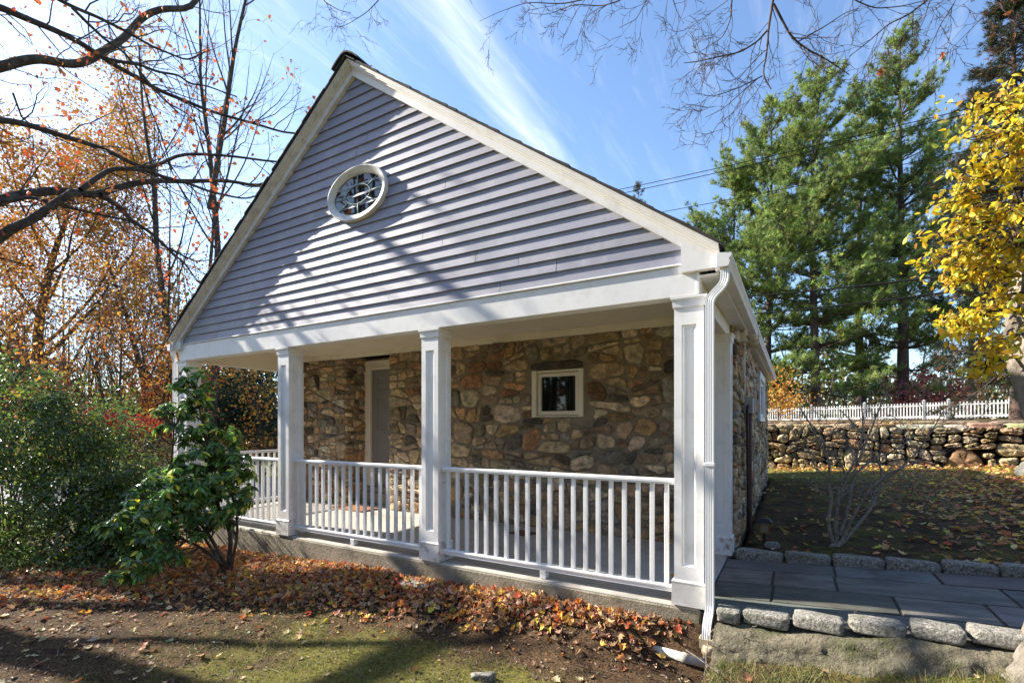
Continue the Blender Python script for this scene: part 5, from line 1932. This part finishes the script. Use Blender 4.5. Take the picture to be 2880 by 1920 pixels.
def woods(name, u0, u1, d0, d1, z0, h0, h1, n, pal, seed, size, dens=.5):
    rng = np.random.default_rng(seed)
    u = rng.uniform(u0, u1, n)
    d = rng.uniform(d0, d1, n)
    h = rng.beta(1.1, 1.8, n) * (h0 + (h1 - h0) * (.5 + .5 * np.sin(u * .013 + seed)) * (.75 + .25 * np.sin(u * .041)))
    pos = np.array([at(a, 1199, b_) for a, b_ in zip(u, d)])
    pos[:, 2] = z0 + h
    br = []
    for k in range(min(110, int(n * .02))):
        p = at(rng.uniform(u0, u1), 1199, rng.uniform(d0, d1))
        p[2] = z0
        hh = rng.uniform(.6, 1.2) * h1
        br.append((np.array([p, p + [rng.normal(0, .6), 0, hh * .5], p + [rng.normal(0, 1.3), 0, hh]]), np.array([.12, .08, .02]), 5))
    V1, F1, n1 = [], [], 0
    for pts, rad, s_ in br:
        a, c_ = tube(pts, rad, s_)
        V1.append(a)
        F1.append(c_ + n1)
        n1 += len(a)
    V2, F2, C2 = inst(DIA_V, DIA_F, pos, rdir(rng, n), rdir(rng, n), rng.uniform(.6, 1.4, n) * size, pick(rng, pal, n, .3))
    V = np.vstack(V1 + [V2])
    o = mesh_np(name, V, [np.vstack(F1), F2 + n1], M['leaf'], None, np.vstack([np.tile([.06, .05, .045], (n1, 1)), C2]))
    return tag(o, 'distant autumn woods behind the trees', 'woods', kind='stuff')


woods('far_woods', -700, 1000, 30, 52, -.8, 4.5, 11.5, 24000, [(.30, .15, .05), (.34, .20, .06), (.22, .14, .07), (.16, .12, .085), (.14, .09, .05), (.20, .10, .045), (.10, .085, .05), (.26, .13, .05), (.09, .10, .05), (.13, .11, .08)], 1, .55)


def woods_ring(n, seed, pal):
    rng = np.random.default_rng(seed)
    a = rng.uniform(-2.75, .35, n)
    r = rng.uniform(16, 26, n)
    h = rng.beta(1.15, 1.5, n) * (9 + 13 * np.exp(-((a + 2.35) / .35) ** 2) + 2 * np.sin(a * 7))
    pos = np.column_stack([-2 + r * np.cos(a), -4 + r * np.sin(a), h - .4])
    Vs, Fs, n1 = [], [], 0
    for k in range(85):
        aa, rr = (rng.uniform(-2.75, .35) if k < 60 else rng.uniform(-2.65, -2.05)), rng.uniform(13, 24)
        p = np.array([-2 + rr * math.cos(aa), -4 + rr * math.sin(aa), -.6])
        V, F = tube([p, p + [rng.normal(0, .2), 0, 6], p + [rng.normal(0, .6), 0, rng.uniform(12, 19)]], [.26, .15, .04], 6)
        Vs.append(V)
        Fs.append(F + n1)
        n1 += len(V)
    V2, F2, C2 = inst(DIA_V, DIA_F, pos, rdir(rng, n), rdir(rng, n), rng.uniform(.3, .8, n), pick(rng, pal, n, .3))
    o = mesh_np('far_woods', np.vstack(Vs + [V2]), [np.vstack(Fs), F2 + n1], M['leaf'], None, np.vstack([np.tile([.06, .05, .045], (n1, 1)), C2]))
    tag(o, 'autumn woods across the lawn behind the viewer', 'woods', kind='stuff')


woods_ring(17000, 9, [(.22, .10, .04), (.16, .09, .045), (.10, .09, .05), (.30, .14, .05), (.08, .08, .04)])
woods('far_woods', 1900, 3600, 48, 66, 1.5, 5, 11, 17000, [(.04, .06, .025), (.05, .08, .03), (.05, .07, .03), (.09, .08, .035), (.16, .10, .04), (.20, .13, .04), (.07, .09, .04)], 2, .6)

# driveway and far lawn on the left
b = MB()
P = [at(-600, 1199, 9.2), at(900, 1199, 12.5), at(900, 1199, 17.5), at(-600, 1199, 14.0)]
V = []
for p in P:
    V.append((p[0], p[1], -.52))
zt = max(float(gh(p[0], p[1])) for p in P) + .06
b.prism([(p[0], p[1]) for p in P], 'z', -.9, zt)
tag(b.build('driveway', M['asphalt']), kind='structure')

# ------------------------------------------------------------------ fallen leaves, grass
LIT = [(.58, .25, .09), (.52, .20, .08), (.56, .37, .22), (.60, .42, .27), (.44, .27, .16), (.66, .30, .06), (.36, .20, .11), (.50, .33, .20), (.66, .46, .10), (.46, .12, .05), (.42, .25, .14), (.30, .16, .09), (.24, .13, .08), (.62, .34, .12)]
YARD = [(0.520, 0.245, 0.074), (0.683, 0.420, 0.090), (0.455, 0.210, 0.090), (0.747, 0.560, 0.090), (0.585, 0.350, 0.150), (0.390, 0.175, 0.090), (0.650, 0.490, 0.210), (0.552, 0.157, 0.074)]


def scatter(name, label, n, box, dens, zfun, size, pal, seed, lift, TV, TF, tilt=.45, m='litter', var=.22, cat='leaves'):
    rng = np.random.default_rng(seed)
    xs, ys = [], []
    tot = 0
    while tot < n:
        x = rng.uniform(box[0], box[1], n * 2)
        y = rng.uniform(box[2], box[3], n * 2)
        ok = rng.random(n * 2) < dens(x, y)
        xs.append(x[ok])
        ys.append(y[ok])
        tot += ok.sum()
    x, y = np.concatenate(xs)[:n], np.concatenate(ys)[:n]
    z = zfun(x, y) + .006 + rng.random(n) ** 1.6 * lift(x, y)
    a = rng.uniform(0, 2 * np.pi, n)
    ax = np.column_stack([np.cos(a), np.sin(a), rng.normal(0, tilt, n) * .6])
    nr = norm(np.column_stack([rng.normal(0, tilt, n), rng.normal(0, tilt, n), np.ones(n)]))
    o = leaf_mesh(name, None, M[m], rng, np.column_stack([x, y, z]), ax, nr, rng.uniform(size[0], size[1], n), pal, TV, TF, var)
    return tag(o, label, cat, kind='stuff')


wfun = lambda x: np.interp(x, [-8, -6.4, -5, -3.6, -2.2, -1.2, -.4, -.1], [2.2, 1.8, 1.15, .78, .50, .36, .24, .10])
pile = lambda x, y: np.exp(-(np.clip(-y, 0, 9) / wfun(x)) ** 2.6) * (x < -.12) * (y < .0) * np.interp(x, [-8, -3, -.8, -.1], [1, 1, .9, .35])
pl = lambda x, y: .06 * sm(-.02, -.25, y) * pile(x, y) * np.interp(x, [-6, -4, -2, -.3], [.5, .7, 1, .8])
scatter('fallen_leaves', 'thick drift of orange and brown fallen leaves along the porch foundation', 11500, (-8.5, 0, -2.4, .0), pile, gh, (.03, .085), LIT, 201, pl, CURL_V * [1, 1, 1.9], MAPLE_F, .95)
scatter('leaf_crumbs', 'torn bits and crumbs of dead leaves among the drift by the porch', 7000, (-8.5, .05, -2.5, .0), lambda x, y: np.exp(-(np.clip(-y, 0, 9) / (wfun(x) * 1.25)) ** 2.2) * (x < -.05), gh, (.012, .035), LIT, 210, lambda x, y: pl(x, y) * 1.05 + .004, DIA_V * [1, .9, 2], DIA_F, .8)
scatter('fallen_leaves', 'broad oval fallen leaves mixed into the drift along the porch foundation', 2600, (-8.5, 0, -2.2, .0), pile, gh, (.04, .095), LIT + [(.55, .38, .05)], 202, pl, OVAL_V * [1, 1, 3.0], OVAL_F, .95)
scatter('fallen_leaves', 'scattered dry leaves on the bare soil in the foreground', 1500, (-8, 3.2, -3.6, -.2), lambda x, y: np.where((y < kerb_y(x) - .3) | (x < 0), .25 + .75 * sm(-2.5, -6, x), 0), gh, (.02, .085), [(.50, .36, .20), (.55, .42, .22), (.58, .46, .28), (.34, .16, .07), (.26, .13, .07)], 203, lambda x, y: .015 + 0 * x, CURL_V, MAPLE_F, .4)
yard = lambda x, y: ((y > far_y(x) + .16) & (x > .05)) * (.07 + .93 * sm(.9, 3.6, x - .05 * (y - 3)) + 1.2 * sm(-1.6, -.4, y - wy(x))) * (y < wy(x) - .05)
scatter('fallen_leaves', 'fallen leaves scattered over the shaded lawn below the stone wall', 7500, (.05, 7, 2.0, 12.2), yard, gh, (.05, .105), YARD, 204, lambda x, y: .03 + .05 * sm(-1.2, -.2, y - wy(x)), CURL_V, MAPLE_F, .45)
scatter('fallen_leaves', 'oval yellow brown leaves scattered over the shaded lawn', 1600, (.05, 7, 2.0, 12.2), yard, gh, (.06, .12), YARD + [(.42, .40, .10)], 205, lambda x, y: .03 + 0 * x, OVAL_V, OVAL_F, .45)
scatter('fallen_leaves', 'orange fallen leaves along the top of the stone wall', 900, (-1, 7, 11.2, 15.5), lambda x, y: (y > wy(x) + .4) * .6, lambda x, y: 1.39 + .32 * sm(WY + .5, 24, y), (.07, .13), ORANGE + LIT, 206, lambda x, y: .03 + 0 * x, CURL_V, MAPLE_F, .5)
scatter('fallen_leaves', 'few brown leaves blown onto the porch floor', 16, (-7, -.4, .3, 2.0), lambda x, y: 1 + 0 * x, lambda x, y: 0 * x - .004, (.05, .08), LIT, 207, lambda x, y: .01 + 0 * x, CURL_V, MAPLE_F, .3)
scatter('bark_chips', 'dark mulch chips and crumbs on the soil by the downspout', 15000, (-8, 3.5, -3.4, .0), lambda x, y: np.where((y < kerb_y(x) - .25) | (x < 0), .35 + .65 * np.exp(-((x + .25) / .5) ** 2 - ((y + .2) / .3) ** 2), 0), gh, (.012, .045), [(.05, .035, .025), (.10, .065, .04), (.17, .12, .08), (.24, .19, .13)], 208, lambda x, y: .014 + 0 * x, DIA_V * [1, .6, 1], DIA_F, .5, cat='mulch')


scatter('fallen_twigs', 'short dry twigs littering the soil in the foreground', 900, (-8, 3.4, -3.6, -.15), lambda x, y: np.where((y < kerb_y(x) - .3) | (x < 0), 1., 0) * (1 - .7 * sm(-2, 0, x)), gh, (.04, .16), [(.12, .08, .05), (.24, .18, .12), (.34, .28, .2)], 209, lambda x, y: .008 + 0 * x, DIA_V * [1, .055, .1] + [0, 0, .0], DIA_F, .25, cat='twigs')


def grass(name, label, n, box, dens, size, pal, seed, zf=gh, wid=.05, lean=.55):
    rng = np.random.default_rng(seed)
    xs, ys, tot = [], [], 0
    while tot < n:
        x = rng.uniform(box[0], box[1], n * 2)
        y = rng.uniform(box[2], box[3], n * 2)
        cl = np.sin(x * 7.1 + 2 * np.sin(y * 5.3)) * np.sin(y * 8.3 + 1.7 * np.sin(x * 6.1)) * .5 + .5
        ok = rng.random(n * 2) < dens(x, y) * (.12 + cl ** 2)
        xs.append(x[ok])
        ys.append(y[ok])
        tot += ok.sum()
    x, y = np.concatenate(xs)[:n], np.concatenate(ys)[:n]
    pos = np.column_stack([x, y, zf(x, y) - .004])
    ax = norm(np.column_stack([rng.normal(0, lean, n), rng.normal(0, lean, n), np.full(n, .8)]))
    V, F, C = inst(BLADE_V, BLADE_F, pos, ax, rdir(rng, n), rng.uniform(size[0], size[1], n), pick(rng, pal, n, .2), wid)
    return tag(mesh_np(name, V, F, M['grass'], None, C), label, 'grass', kind='stuff')


GR = [(.24, .20, .08), (.30, .25, .12), (0.125, 0.175, 0.037), (0.175, 0.225, 0.050), (0.250, 0.250, 0.075), (0.100, 0.138, 0.031), (0.325, 0.275, 0.125)]
grass('grass', 'short mossy grass in the sunny foreground lawn', 95000, (-4.5, 3.2, -2.6, .2), lambda x, y: sm(-4.6, -2.0, x) * np.where(x > .05, sm(-.26, -.45, y), sm(-.60, -1.15, y)), (.015, .065), GR, 301, wid=.055, lean=.9)
grass('grass', 'longer grass along the foot of the concrete ledge', 16000, (.1, 3.0, -1.1, -.15), lambda x, y: np.exp(-((y + .47) / .22) ** 2) * (.3 + .7 * sm(.8, 1.6, x)), (.03, .10), GR, 302, wid=.045, lean=.7)
grass('grass', 'sparse grass on the lawn below the stone wall', 16000, (.1, 6, 6.0, 12.2), lambda x, y: sm(7.0, 10.8, y) * sm(5, 1.2, x) * (y < wy(x) - .02), (.03, .08), GR[:4], 303, wid=.07)
rng = np.random.default_rng(305)
for k, (u, v, d, lab) in enumerate([(735, 1835, 3.75, 'wispy green grass tuft on the bare soil near the bottom left'), (485, 1785, 4.2, 'small grass tuft among fallen leaves left of the wispy tuft'), (655, 1850, 3.6, 'low grass tuft at the bottom edge of the soil'), (1425, 1765, 3.5, 'tiny bright green tuft at the edge of the leaf drift')]):
    p = at(u, v, d)
    n = 46
    z = float(gh(p[0], p[1]))
    pos = np.column_stack([p[0] + rng.normal(0, .028, n), p[1] + rng.normal(0, .028, n), np.full(n, z - .004)])
    ax = norm(np.column_stack([rng.normal(0, .5, n), rng.normal(0, .5, n), np.full(n, .9)]))
    V, F, C = inst(BLADE_V, BLADE_F, pos, ax, rdir(rng, n), rng.uniform(.05, .12 if k < 3 else .06, n), pick(rng, GR[:2], n), .035)
    tag(mesh_np('grass_tuft', V, F, M['grass'], None, C), lab, 'grass tuft')

rng = np.random.default_rng(311)
n = 1500
x, y = rng.uniform(-7.5, 3.2, n), rng.uniform(-3.4, -.15, n)
OC = np.array([(1, 0, 0), (-.8, .2, .1), (0, 1, .1), (.1, -.9, 0), (0, .1, .6), (0, 0, -.6)])
OF = np.array([(0, 2, 4), (2, 1, 4), (1, 3, 4), (3, 0, 4), (2, 0, 5), (1, 2, 5), (3, 1, 5), (0, 3, 5)])
V, F, C = inst(OC, OF, np.column_stack([x, y, gh(x, y)]), rdir(rng, n) * [1, 1, .2], UP + rng.normal(0, .2, (n, 3)), rng.uniform(.004, .016, n) * (1 + 1.2 * (rng.random(n) < .04)), pick(rng, [(.20, .17, .13), (.10, .075, .05), (.28, .25, .21), (.06, .045, .03)], n))
tag(mesh_np('pebbles', V, F, M['litter'], None, C), 'small pebbles and clods on the foreground soil', 'pebbles', kind='stuff')

# twiggy fallen branch below the drain
rng = np.random.default_rng(401)
S6 = lambda pts: [(1860 + x / 4.3556, 1500 + y / 4.3556) for x, y in pts]
out, tips = [], []
for pts, d0, d1, r in [([(560, 1640), (545, 1500), (580, 1300), (590, 1200), (650, 1165)], 3.22, 3.25, .004), ([(575, 1340), (680, 1400), (760, 1470), (860, 1510)], 3.22, 3.2, .003),
                       ([(500, 1440), (560, 1500), (620, 1520), (680, 1600)], 3.2, 3.15, .003), ([(1070, 1580), (1040, 1400), (1010, 1260), (980, 1205)], 3.3, 3.3, .004), ([(1010, 1260), (1030, 1200)], 3.3, 3.3, .003), ([(1040, 1340), (1070, 1480), (1080, 1570)], 3.3, 3.28, .003),
                       ([(300, 1420), (420, 1500), (560, 1600), (700, 1700)], 3.2, 3.05, .005)]:
    P, rad = limb(S6(pts), d0, d1, r, r * .6, rng, 14, .002)
    out.append((P, rad, 5))
    twigs_along(rng, P, rad, 2, .10, 1, out, tips, .2, up=.1, kids=(2, 2), rmax=.002)
fb = tubes_mesh('fallen_twigs', out, M['bark_light'])
tag(fb, 'thin pale dead twigs sticking up from the grass below the drain', 'twigs')
